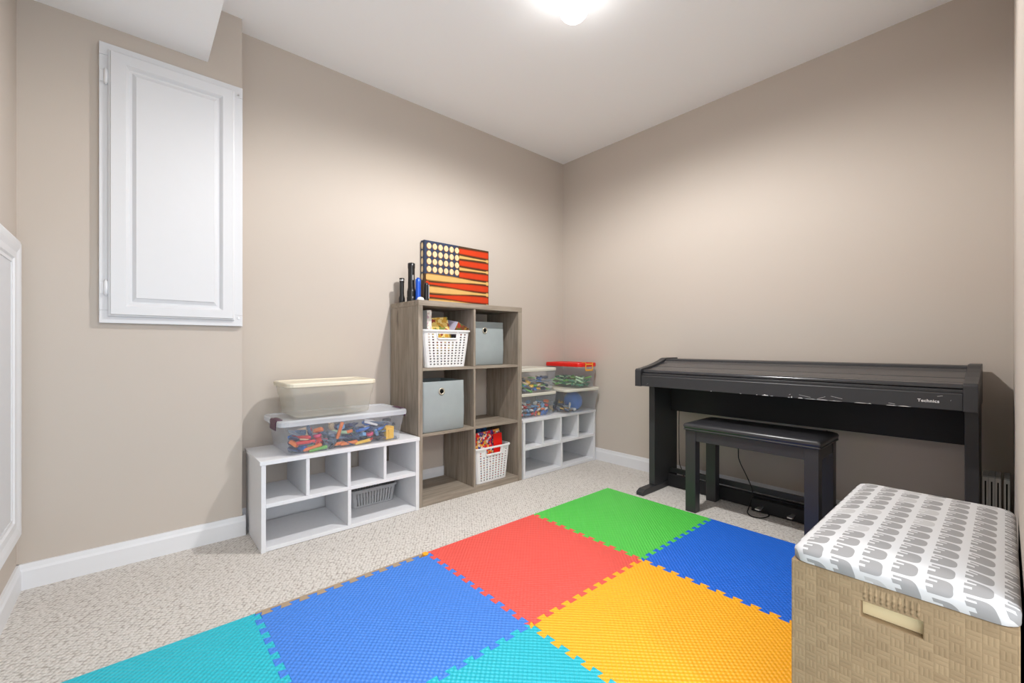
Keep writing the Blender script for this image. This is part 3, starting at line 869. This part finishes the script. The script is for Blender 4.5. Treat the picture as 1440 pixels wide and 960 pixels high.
# magazines in the lower basket
slab('magazine', 'red and blue comic magazine sticking out of the lower white basket', 'magazine', [M['comic'], M['red_lid']], (0.014, 0.225, 0.30), (-2.186, 1.703, 0.0355 + 0.160), (0.05, -0.05, 0.03))
slab('magazine', 'narrow bright red magazine at the right in front of the comic cover', 'magazine', M['red_lid'], (0.008, 0.070, 0.27), (-2.168, 1.782, 0.0355 + 0.155), (0.03, -0.05, 0.03))
slab('magazine', 'blue-covered magazine at the back of the lower white basket', 'magazine', [M['book_blue'], M['file_white']], (0.02, 0.20, 0.32), (-2.305, 1.70, 0.0355 + 0.175), (0.05, -0.08, 0.0))

# ------------------------------------------------------------------ grey fabric cube bins
def fabric_bin(label, loc, wx, wy, h):
    t = thing('fabric_bin', label, 'bin', loc, 0, 'grey fabric cube bins')
    bm = bm_new()
    def ring(a, b, z): return [(x, y, z) for x, y in rrect(a, b, 0.012, 3)]
    a, b = wx / 2, wy / 2
    rs = [ring(a - 0.004, b - 0.004, 0.0), ring(a, b, 0.006), ring(a + 0.003, b + 0.002, h * 0.35), ring(a + 0.002, b + 0.001, h * 0.7), ring(a, b, h), ring(a - 0.006, b - 0.006, h), ring(a - 0.006, b - 0.006, 0.02)]
    loft(bm, rs, True, True, True)
    obj('bin_body', bm, M['felt'], t, None, 0.001)
    bm = bm_new(); x = a + 0.0025; zc = h * 0.80; yc = -0.02
    V = []
    for rr, dx in ((0.021, 0.0), (0.021, 0.002), (0.018, 0.004), (0.013, 0.003), (0.0125, 0.0005)):
        V.append([(x + dx, yc + rr * math.cos(2 * PI * k / 24), zc + rr * math.sin(2 * PI * k / 24)) for k in range(24)])
    loft(bm, V, False, False, True)
    g = obj('grommet', bm, M['grommet'], t); 
    bm = bm_new(); loft(bm, [[(x + dd, yc + 0.0128 * math.cos(2 * PI * k / 24), zc + 0.0128 * math.sin(2 * PI * k / 24)) for k in range(24)] for dd in (0.0002, 0.0012)])
    obj('finger_hole', bm, M['dark'], g)
    return t
fabric_bin('grey fabric bin in the upper right cube of the shelf', (-2.330, 1.722, SH1 + 0.0005), 0.24, 0.28, 0.278)
fabric_bin('grey fabric bin in the middle left cube of the shelf', (-2.265, 1.352, SH2 + 0.0005), 0.26, 0.278, 0.286)

# ------------------------------------------------------------------ on top of the shelf
ZT = ZS
F = thing('canvas_picture', 'flag picture made of baseballs and bats, leaning on the wall above the shelf', 'picture', (-2.44, 1.642, ZT))
off = F.location
FY0, FY1, FZ0, FZ1, FX0, FX1 = 1.384, 1.900, 1.1455, 1.562, -2.464, -2.421
bm = bm_new(); box(bm, FX0, FX1, FY0, FY1, FZ0, FZ1)
o = obj('canvas', bm, M['flag_brown'], F, off, 0.002)
bm = bm_new()
mats = [M['flag_brown'], M['flag_navy'], M['flag_red'], M['flag_tan'], M['flag_ball'], M['flag_stitch'], M['flag_redge'], M['flag_tedge']]
FP = FX1
def flat(pts, d, mi):
    f = bm.faces.new([bm.verts.new((FP + d, y, z)) for y, z in pts]); f.material_index = mi
def flat_side(pts, d, mi):
    f = bm.faces.new([bm.verts.new((x, FY0 - d, z)) for x, z in pts]); f.material_index = mi
flat([(FY0, FZ0), (FY1, FZ0), (FY1, FZ1), (FY0, FZ1)], 0.0004, 0)
CY, CZ = 1.644, 1.350
flat([(FY0, CZ), (CY, CZ), (CY, FZ1), (FY0, FZ1)], 0.0008, 1)
per = 0.0790
def bat(yl, yr, zc, barrel_left, mi, fat, thin, d):
    """flat bat outline: barrel one end, handle and knob the other"""
    prof = [(0.0, 0.75), (0.02, 0.98), (0.10, 1.0), (0.40, 0.93), (0.58, 0.66), (0.74, 0.42), (0.90, 0.32), (0.955, 0.34), (0.965, 0.62), (0.99, 0.66), (1.0, 0.5)]
    up = []; lo = []
    for t, w in prof:
        hgt = max(thin, fat * w) if w < 0.45 else fat * w
        y = yl + (yr - yl) * (t if barrel_left else 1 - t)
        up.append((y, zc + hgt)); lo.append((y, zc - hgt))
    pts = up + lo[::-1]
    flat(pts, d, {2: 6, 3: 7}[mi])
    flat([(y, zc + (z - zc) * 0.74) for y, z in pts], d + 0.0002, mi)
ztop = FZ1 - 0.006
for k in range(5):
    zc = ztop - 0.029 - k * per
    yl = CY + 0.006 if k < 3 else FY0 + 0.012
    if zc - 0.024 < FZ0: continue
    if k < 3:
        flat([(yl, zc + 0.020), (FY1 - 0.006, zc + 0.024), (FY1 - 0.003, zc + 0.015), (FY1 - 0.003, zc - 0.018), (FY1 - 0.010, zc - 0.023), (yl, zc - 0.019)], 0.0009, 6)
        flat([(yl, zc + 0.015), (FY1 - 0.008, zc + 0.019), (FY1 - 0.005, zc + 0.012), (FY1 - 0.005, zc - 0.014), (FY1 - 0.012, zc - 0.018), (yl, zc - 0.014)], 0.0011, 2)
    else:
        bat(yl, FY1 - 0.004, zc, False, 2, 0.0245, 0.007, 0.0009)
for k in range(5):
    zc = ztop - 0.068 - k * per
    if zc - 0.012 < FZ0: continue
    if k < 2:
        yl = CY + 0.006
        flat([(yl, zc + 0.012), (yl + 0.12, zc + 0.0075), (FY1 - 0.03, zc + 0.006), (FY1 - 0.014, zc + 0.013), (FY1 - 0.003, zc + 0.012), (FY1 - 0.003, zc - 0.012), (FY1 - 0.014, zc - 0.013), (FY1 - 0.03, zc - 0.006), (yl + 0.12, zc - 0.0075), (yl, zc - 0.012)], 0.0011, 7)
        flat([(yl, zc + 0.0085), (yl + 0.12, zc + 0.0052), (FY1 - 0.03, zc + 0.004), (FY1 - 0.014, zc + 0.009), (FY1 - 0.004, zc + 0.008), (FY1 - 0.004, zc - 0.008), (FY1 - 0.014, zc - 0.009), (FY1 - 0.03, zc - 0.004), (yl + 0.12, zc - 0.0052), (yl, zc - 0.0085)], 0.0013, 3)
    else:
        bat(FY0 + 0.012, FY1 - 0.003, zc, True, 3, 0.0235, 0.0065, 0.0011)
for i in range(6):
    for j in range(4):
        yc = FY0 + 0.034 + i * 0.0425; zc = FZ1 - 0.034 - j * 0.0492
        flat([(yc + 0.0185 * math.cos(2 * PI * q / 20), zc + 0.0215 * math.sin(2 * PI * q / 20)) for q in range(20)], 0.0010, 7)
        flat([(yc + 0.001 + 0.0160 * math.cos(2 * PI * q / 20), zc + 0.001 + 0.0185 * math.sin(2 * PI * q / 20)) for q in range(20)], 0.0012, 4)
        for s in (-1, 1):
            arc = [(yc + s * (0.0125 - 0.006 * math.cos(t)), zc + 0.017 * math.sin(t)) for t in [-1.2 + 2.4 * q / 8 for q in range(9)]]
            arc2 = [(y + 0.0018, z) for y, z in arc]
            flat(arc + arc2[::-1], 0.0015, 5)
flat_side([(FX0, CZ), (FX1, CZ), (FX1, FZ1), (FX0, FZ1)], 0.0004, 1)
for j in range(5):
    zc = FZ1 - 0.034 - j * 0.0492
    xc = (FX0 + FX1) / 2 - 0.004
    flat_side([(xc + 0.013 * math.cos(2 * PI * q / 16), zc + 0.0215 * math.sin(2 * PI * q / 16)) for q in range(16)], 0.0008, 4)
o = obj('printed_flag', bm, mats, F, off)

def torch(label, x, y, prof, mat, lens_mat=None):
    t = thing('flashlight', label, 'flashlight', (x, y, ZT), 0, 'flashlights on the shelf')
    bm = bm_new(); lathe(bm, prof, 0, 0, 20); obj('barrel', bm, mat, t)
    z = prof[-1][1]
    return t
def knurl(r, z0, z1, n, d=0.0008):
    out = []
    for k in range(n):
        z = z0 + (z1 - z0) * k / n
        out += [(r, z), (r - d, z + (z1 - z0) / n * 0.5)]
    return out
t = torch('slim black flashlight at the left end of the row', -2.375, 1.207, [(0.016, 0.0), (0.0185, 0.003), (0.0185, 0.03), (0.0135, 0.045)] + knurl(0.0135, 0.05, 0.12, 8) + [(0.0145, 0.125), (0.0155, 0.148), (0.013, 0.150)], M['torch_black'])
bm = bm_new(); lathe(bm, [(0.0162, 0.132), (0.0165, 0.134), (0.0165, 0.138), (0.0162, 0.140)], 0, 0, 20); obj('ring', bm, M['metal'], t)
t = torch('tallest black flashlight, standing on its wide head', -2.330, 1.246, [(0.024, 0.0), (0.027, 0.003), (0.027, 0.035)] + knurl(0.026, 0.036, 0.075, 5, 0.0015) + [(0.0205, 0.092)] + knurl(0.0205, 0.10, 0.20, 12) + [(0.0205, 0.205), (0.0215, 0.21), (0.0215, 0.235), (0.018, 0.238)], M['torch_black'])
bm = bm_new(); prism(bm, [(-0.004, 0.135), (0.004, 0.135), (0.005, 0.15), (0.004, 0.165), (-0.004, 0.165), (-0.005, 0.15)], 0.019, 0.0225, 'x'); obj('switch', bm, M['metal'], t, None, 0.001)
t = torch('bright blue flashlight between the black ones', -2.300, 1.274, [(0.0150, 0.0), (0.0165, 0.003)] + knurl(0.0165, 0.02, 0.10, 9) + [(0.0165, 0.11), (0.0165, 0.140), (0.0135, 0.143), (0.009, 0.144), (0.009, 0.150), (0.0, 0.151)], M['torch_blue'])
bm = bm_new(); lathe(bm, [(0.0168, 0.004), (0.0172, 0.006), (0.0172, 0.016), (0.0168, 0.018)], 0, 0, 20); obj('ring', bm, M['metal'], t)
t = torch('short black flashlight at the right, in front of the flag picture', -2.300, 1.329, [(0.0150, 0.0), (0.0165, 0.003)] + knurl(0.0165, 0.01, 0.10, 10, 0.0012) + [(0.0150, 0.112), (0.0120, 0.122), (0.0085, 0.126), (0.0, 0.127)], M['torch_black'])
bm = bm_new(); box(bm, 0.0145, 0.0185, 0.006, 0.011, 0.03, 0.112); obj('clip', bm, M['metal'], t, None, 0.001)
bm = bm_new(); lathe(bm, [(0.019, 0.0), (0.0205, 0.003), (0.0200, 0.010), (0.016, 0.0185), (0.009, 0.0225), (0.0, 0.0235)], 0, 0, 24)
o = obj('puck_light', bm, M['puck']); o.location = (-2.19, 1.228, ZT + 0.0003)
tag(o, 'small white domed puck light in front of the blue flashlight', 'light')

# ------------------------------------------------------------------ digital piano
PX0, PX1 = -1.470, -0.064
Pn = thing('digital_piano', 'black digital piano on its stand against the back wall', 'piano', ((PX0 + PX1) / 2, 2.5, 0))
off = Pn.location
cheek = [(2.272, 0.650), (2.272, 0.745), (2.280, 0.754), (2.33, 0.760), (2.41, 0.772), (2.48, 0.787), (2.53, 0.800), (2.56, 0.811), (2.58, 0.815), (2.715, 0.815), (2.715, 0.650)]
for a, b in ((PX0, PX0 + 0.038), (PX1 - 0.038, PX1)):
    bm = bm_new(); prism(bm, cheek, a, b, 'x'); obj('cheek', bm, M['black'], Pn, off, 0.002)
A, B = PX0 + 0.0385, PX1 - 0.0385
bm = bm_new()
prism(bm, [(2.280, 0.652), (2.280, 0.712), (2.284, 0.716), (2.715, 0.716), (2.715, 0.652)], A, B, 'x')
case = obj('keyboard_case', bm, M['black'], Pn, off, 0.0015)
bm = bm_new()   # thin ledge above the case front
prism(bm, [(2.290, 0.7165), (2.290, 0.726), (2.296, 0.729), (2.40, 0.729), (2.40, 0.7165)], A, B, 'x')
obj('key_rail', bm, M['black'], Pn, off, 0.001)
bm = bm_new()   # sliding key cover, closed
prism(bm, [(2.300, 0.733), (2.300, 0.742), (2.306, 0.748), (2.345, 0.752), (2.349, 0.7505), (2.353, 0.7525), (2.42, 0.764), (2.424, 0.7625), (2.428, 0.7655), (2.52, 0.785), (2.545, 0.796), (2.56, 0.799), (2.56, 0.7295), (2.31, 0.7295)], A, B, 'x')
obj('key_cover', bm, M['black_gloss'], Pn, off, 0.0012)
bm = bm_new()
prism(bm, [(2.5605, 0.717), (2.5605, 0.803), (2.566, 0.808), (2.71, 0.808), (2.71, 0.717)], A, B, 'x')
obj('top_board', bm, M['black'], Pn, off, 0.0015)
for a in (-1.456, -0.104):
    bm = bm_new(); box(bm, a, a + 0.038, 2.405, 2.68, 0.036, 0.6495); lg = obj('leg', bm, M['black'], Pn, off, 0.002)
    bm = bm_new(); prism(bm, [(2.270, 0.0), (2.270, 0.020), (2.300, 0.035), (2.70, 0.035), (2.70, 0.0)], a - 0.004, a + 0.042, 'x'); obj('foot', bm, M['black'], lg, None, 0.002)
    lg.children[0].data.transform(Matrix.Translation(-Vector(off)))
bm = bm_new(); box(bm, -1.4175, -0.1045, 2.600, 2.618, 0.478, 0.6495); obj('modesty_panel', bm, M['black_matt'], Pn, off, 0.001)
bm = bm_new(); box(bm, -1.4175, -0.1045, 2.590, 2.606, 0.084, 0.113); obj('upper_stretcher', bm, M['black'], Pn, off, 0.001)
bm = bm_new(); box(bm, -1.4175, -0.1045, 2.560, 2.586, 0.004, 0.078); obj('pedal_board', bm, M['black_matt'], Pn, off, 0.001)
bm = bm_new(); box(bm, -0.905, -0.615, 2.512, 2.5595, 0.004, 0.070); pb = obj('pedal_box', bm, M['black_matt'], Pn, off, 0.002)
for px in (-0.853, -0.706):
    bm = bm_new()
    prism(bm, [(px - 0.009, 2.5115), (px + 0.009, 2.5115), (px + 0.012, 2.475), (px + 0.015, 2.455), (px + 0.010, 2.445), (px - 0.010, 2.445), (px - 0.015, 2.455), (px - 0.012, 2.475)], 0.034, 0.041, 'z')
    pd = obj('pedal', bm, M['metal'], pb, None, 0.002); pd.data.transform(Matrix.Translation(-Vector(off)))
    pd['label'] = 'silver pedal'
# lettering on the case front
cu = bpy.data.curves.new('lettering', 'FONT'); cu.body = 'Technics'; cu.size = 0.0155; cu.extrude = 0.0002; cu.offset = 0.00035; cu.space_character = 1.08
cu.materials.append(M['letter'])
tmp = bpy.data.objects.new('lettering_source', cu); COL.objects.link(tmp)
me = bpy.data.meshes.new_from_object(tmp.evaluated_get(bpy.context.evaluated_depsgraph_get()))
bpy.data.objects.remove(tmp); bpy.data.curves.remove(cu)
t = bpy.data.objects.new('lettering', me); COL.objects.link(t)
t.parent = case; t.location = Vector((-0.2245, 2.2792, 0.6765)) - Vector(off); t.rotation_euler = (PI / 2, 0, 0); t.scale = (1.02, 1, 1)
t['label'] = 'silver maker lettering'
# bare chips along the lower front edge
bm = bm_new(); rng = random.Random(5)
def chip(x, w, h, lift=0.0):
    n = 7; up = []
    for k in range(n + 1):
        tt = k / n
        up.append((x + w * tt, 0.6525 + lift + h * math.sin(PI * tt) * rng.uniform(0.5, 1.0)))
    pts = [(x, 0.6525 + lift)] + up[1:-1] + [(x + w, 0.6525 + lift)]
    v = [bm.verts.new((p[0], 2.2795, p[1])) for p in pts] ; w2 = [bm.verts.new((p[0], 2.2802, p[1])) for p in pts]
    bm.faces.new(v); bm.faces.new(w2[::-1])
    for k in range(len(pts)):
        j = (k + 1) % len(pts); bm.faces.new([v[k], v[j], w2[j], w2[k]])
for x, w, h in ((-1.02, .005, .003), (-0.875, .008, .002), (-0.80, .006, .003), (-0.775, .030, .007), (-0.738, .014, .002), (-0.665, .010, .004), (-0.652, .006, .009), (-0.625, .022, .005), (-0.60, .05, .0025), (-0.555, .05, .003), (-0.51, .05, .0018), (-0.42, .05, .003), (-0.375, .012, .003), (-0.318, .035, .003), (-0.285, .045, .003)):
    chip(x, w, h)
for (x0, z0, x1, z1) in ((-0.66, 0.664, -0.653, 0.668), (-0.62, 0.668, -0.575, 0.660), (-0.55, 0.656, -0.52, 0.668), (-0.50, 0.672, -0.46, 0.664), (-0.17, 0.70, -0.155, 0.703), (-0.135, 0.686, -0.132, 0.689), (-0.31, 0.662, -0.29, 0.659), (-1.395, 0.665, -1.388, 0.669)):
    v = [bm.verts.new(p) for p in ((x0, 2.2796, z0), (x1, 2.2796, z1), (x1, 2.2796, z1 + 0.0009), (x0, 2.2796, z0 + 0.0009))]; bm.faces.new(v)
sc = obj('scuff_marks', bm, M['chip'], case); sc.data.transform(Matrix.Translation(-Vector(off))); sc['label'] = 'bare white chips along the lower edge'

# piano bench
BY0, BY1, BX0, BX1 = 2.250, 2.545, -1.143, -0.537
Bn = thing('piano_bench', 'black padded piano bench standing in front of the piano', 'bench', ((BX0 + BX1) / 2, (BY0 + BY1) / 2, 0))
off = Bn.location
for x in (BX0, BX1 - 0.055):
    for y in (BY0, BY1 - 0.052):
        bm = bm_new(); box(bm, x, x + 0.055, y, y + 0.052, 0, 0.4375); obj('leg', bm, M['black'], Bn, off, 0.002)
bm = bm_new()
box(bm, BX0 + 0.0555, BX1 - 0.0555, BY0 + 0.004, BY0 + 0.022, 0.382, 0.4375)
box(bm, BX0 + 0.0555, BX1 - 0.0555, BY1 - 0.022, BY1 - 0.004, 0.382, 0.4375)
box(bm, BX0 + 0.004, BX0 + 0.022, BY0 + 0.0525, BY1 - 0.0525, 0.382, 0.4375)
box(bm, BX1 - 0.022, BX1 - 0.004, BY0 + 0.0525, BY1 - 0.0525, 0.382, 0.4375)
obj('apron', bm, M['black'], Bn, off, 0.001)
bm = bm_new()
cx, cy = (BX0 + BX1) / 2, (BY0 + BY1) / 2
a, b = (BX1 - BX0) / 2 + 0.010, (BY1 - BY0) / 2 + 0.010
def rg(d, z): return [(cx + x, cy + y, z) for x, y in rrect(a - d, b - d, 0.012)]
loft(bm, [rg(0.004, 0.438), rg(0.0, 0.440), rg(0.0, 0.446), rg(0.004, 0.448), rg(0.001, 0.450), rg(-0.001, 0.462), rg(0.004, 0.472), rg(0.02, 0.478), rg(0.06, 0.482)], True, True, True)
obj('cushion', bm, M['vinyl'], Bn, off)

# cords
def cord(label, pts, r=0.0028):
    bm = bm_new(); tube(bm, pts, r)
    o = obj('power_cord', bm, M['rubber']); tag(o, label, 'cord', 'black cords under the piano')
cord('black cord looping on the carpet by the pedals under the bench', [(-0.999, 2.595, 0.47), (-1.0, 2.585, 0.292), (-0.991, 2.582, 0.237), (-0.954, 2.580, 0.164), (-0.913, 2.550, 0.100), (-0.915, 2.535, 0.050), (-0.92, 2.51, 0.006), (-0.905, 2.46, 0.004), (-0.875, 2.425, 0.004), (-0.845, 2.425, 0.004), (-0.822, 2.45, 0.004), (-0.815, 2.50, 0.004), (-0.83, 2.508, 0.02)])
cord('thin black cord hanging beside the piano right bench legs', [(-0.60, 2.66, 0.46), (-0.606, 2.66, 0.33), (-0.612, 2.67, 0.265), (-0.638, 2.67, 0.212), (-0.640, 2.67, 0.164), (-0.613, 2.67, 0.089), (-0.60, 2.67, 0.004)])
cord('thin black cord running down the left leg of the piano', [(-1.405, 2.692, 0.60), (-1.410, 2.692, 0.444), (-1.408, 2.686, 0.362), (-1.408, 2.688, 0.20), (-1.408, 2.695, 0.12), (-1.395, 2.70, 0.08), (-1.37, 2.70, 0.004)], 0.0024)

# ------------------------------------------------------------------ toy chest with elephant cushion lid
CX0, CX1, CY0, CY1, CH = -0.305, 0.018, 1.070, 1.728, 0.432
T = thing('toy_chest', 'woven tan toy chest with elephant print cushion lid, near right', 'chest', ((CX0 + CX1) / 2, (CY0 + CY1) / 2, 0))
off = T.location
bm = bm_new()
hx0, hx1, hz0, hz1, dep = -0.187, -0.098, 0.362, 0.393, 0.020
# front face with a hand hole
xs = [CX0, hx0, hx1, CX1 - 0.002]; zs = [0.0, hz0, hz1, CH]
G = [[bm.verts.new((x, CY0, z)) for x in xs] for z in zs]
for k in range(3):
    for i in range(3):
        if k == 1 and i == 1: continue
        bm.faces.new([G[k][i], G[k][i + 1], G[k + 1][i + 1], G[k + 1][i]])
In = [bm.verts.new((x, CY0 + dep, z)) for x, z in ((hx0, hz0), (hx1, hz0), (hx1, hz1), (hx0, hz1))]
Ou = [G[1][1], G[1][2], G[2][2], G[2][1]]
for k in range(4): bm.faces.new([Ou[k], Ou[(k + 1) % 4], In[(k + 1) % 4], In[k]])
Bk = [[bm.verts.new((x, CY1, z)) for x in (CX0, CX1 - 0.002)] for z in (0.0, CH)]
bm.faces.new([Bk[0][1], Bk[0][0], Bk[1][0], Bk[1][1]])
bm.faces.new([G[0][0], G[1][0], G[2][0], G[3][0], Bk[1][0], Bk[0][0]])
bm.faces.new([G[0][3], Bk[0][1], Bk[1][1], G[3][3], G[2][3], G[1][3]])
bm.faces.new(G[3] + [Bk[1][1], Bk[1][0]])
bm.faces.new(G[0][::-1] + [Bk[0][0], Bk[0][1]])
body = obj('woven_body', bm, M['weave'], T, off, 0.002)
bm = bm_new()   # wrapped cords above the hand hole
n = 10
for k in range(n):
    x = hx0 + 0.002 + (hx1 - hx0 - 0.004) * (k + 0.5) / n
    tube(bm, [(x, CY0 + 0.004, hz1 + 0.0045), (x, CY0 + 0.0019, hz1 + 0.007), (x, CY0 + 0.0019, hz1 + 0.02), (x, CY0 + 0.0032, CH - 0.003)], 0.0034, 8, 3)
obj('handle_wrap', bm, M['weave'], T, off)
bm = bm_new(); box(bm, hx0 + 0.0005, hx1 - 0.0005, CY0 + dep - 0.003, CY0 + dep - 0.0005, hz0 + 0.0005, hz1 - 0.0005)
hl = obj('handle_lining', bm, M['kraft'], T, off); hl['label'] = 'pale lining behind the hand hole'
# padded lid: rounded, slightly domed
bm = bm_new()
cx, cy = (CX0 + CX1) / 2, (CY0 + CY1) / 2
a, b = (CX1 - CX0) / 2, (CY1 - CY0) / 2 + 0.004
def rl(d, z, r=0.03): return [(cx + x, cy + y, z) for x, y in rrect(a - d, b - d, max(0.008, r - d * 0.4), 6)]
loft(bm, [rl(0.003, CH + 0.0008), rl(0.0005, CH + 0.002), rl(0.0, CH + 0.018), rl(0.0015, CH + 0.024), rl(0.006, CH + 0.0285), rl(0.014, CH + 0.032), rl(0.03, CH + 0.036), rl(0.06, CH + 0.041), rl(0.10, CH + 0.044)], True, True, True)
obj('cushion_lid', bm, M['elephant'], T, off)

# pale board files standing behind the chest
for k, (x, lab) in enumerate([(-0.0530, 'leftmost pale grey slotted file upright beside the piano leg'), (-0.0362, 'second pale grey slotted file from the piano leg'), (-0.0194, 'third pale grey slotted file from the piano leg'), (0.0035, 'pale grey slotted file standing apart, closest to the right wall')]):
    t = thing('board_file', lab, 'file', (x, 2.625, 0), 0, 'slotted board files beside the piano')
    bm = bm_new(); box(bm, -0.0080, 0.0080, -0.06, 0.06, 0.0, 0.372); obj('cover', bm, M['file_grey'], t, None, 0.0006)
    bm = bm_new(); box(bm, -0.0080, -0.0022, -0.0625, -0.0602, 0.0, 0.366); box(bm, 0.0022, 0.0080, -0.0625, -0.0602, 0.0, 0.366); box(bm, -0.0022, 0.0022, -0.0625, -0.0602, 0.352, 0.366)
    obj('spine_edge', bm, M['file_white'], t)
    bm = bm_new(); box(bm, -0.0021, 0.0021, -0.0610, -0.0602, 0.0, 0.3515); obj('slot', bm, M['dark'], t)

# ------------------------------------------------------------------ light
sp = bpy.data.lights.new('lamp_light', 'SPOT'); sp.energy = 122; sp.spot_size = math.radians(179); sp.spot_blend = 0.45; sp.shadow_soft_size = 0.035; sp.color = (1.0, 0.99, 0.98)
so = bpy.data.objects.new('lamp_light', sp); COL.objects.link(so); so.location = (LX, LY, ZC - 0.165)
hl = bpy.data.lights.new('hall_light', 'AREA'); hl.energy = 15; hl.shape = 'DISK'; hl.size = 0.25; hl.color = (1.0, 0.95, 0.9)
ho = bpy.data.objects.new('hall_light', hl); COL.objects.link(ho); ho.location = (1.45, 0.62, 2.2)
d = Vector((-1.6, 1.3, 0.3)) - ho.location
ho.rotation_euler = d.to_track_quat('-Z', 'Y').to_euler()

wd = bpy.data.worlds.new('world'); SC.world = wd; wd.use_nodes = True
bg = wd.node_tree.nodes['Background']; bg.inputs[0].default_value = (0.88, 0.94, 1.0, 1); bg.inputs[1].default_value = 2.9

# ------------------------------------------------------------------ camera
cam = bpy.data.cameras.new('camera'); co = bpy.data.objects.new('camera', cam); COL.objects.link(co)
cam.sensor_fit = 'HORIZONTAL'; cam.sensor_width = 36; cam.lens = 608.196 / 1440 * 36
cam.shift_y = 6.4 / 1440; cam.clip_start = 0.02
co.location = (0, 0, 0.89); co.rotation_euler = (PI / 2, 0, math.radians(48.77))
SC.camera = co

SC.view_settings.view_transform = 'Standard'
SC.view_settings.look = 'None'
SC.view_settings.exposure = 0.1
SC.view_settings.gamma = 1.0
SC.view_settings.use_curve_mapping = False
SC.cycles.use_denoising = True
SC.cycles.max_bounces = 10
SC.cycles.diffuse_bounces = 6
SC.cycles.transparent_max_bounces = 24
SC.cycles.caustics_reflective = False
SC.cycles.caustics_refractive = False
SC.cycles.sample_clamp_indirect = 6.0
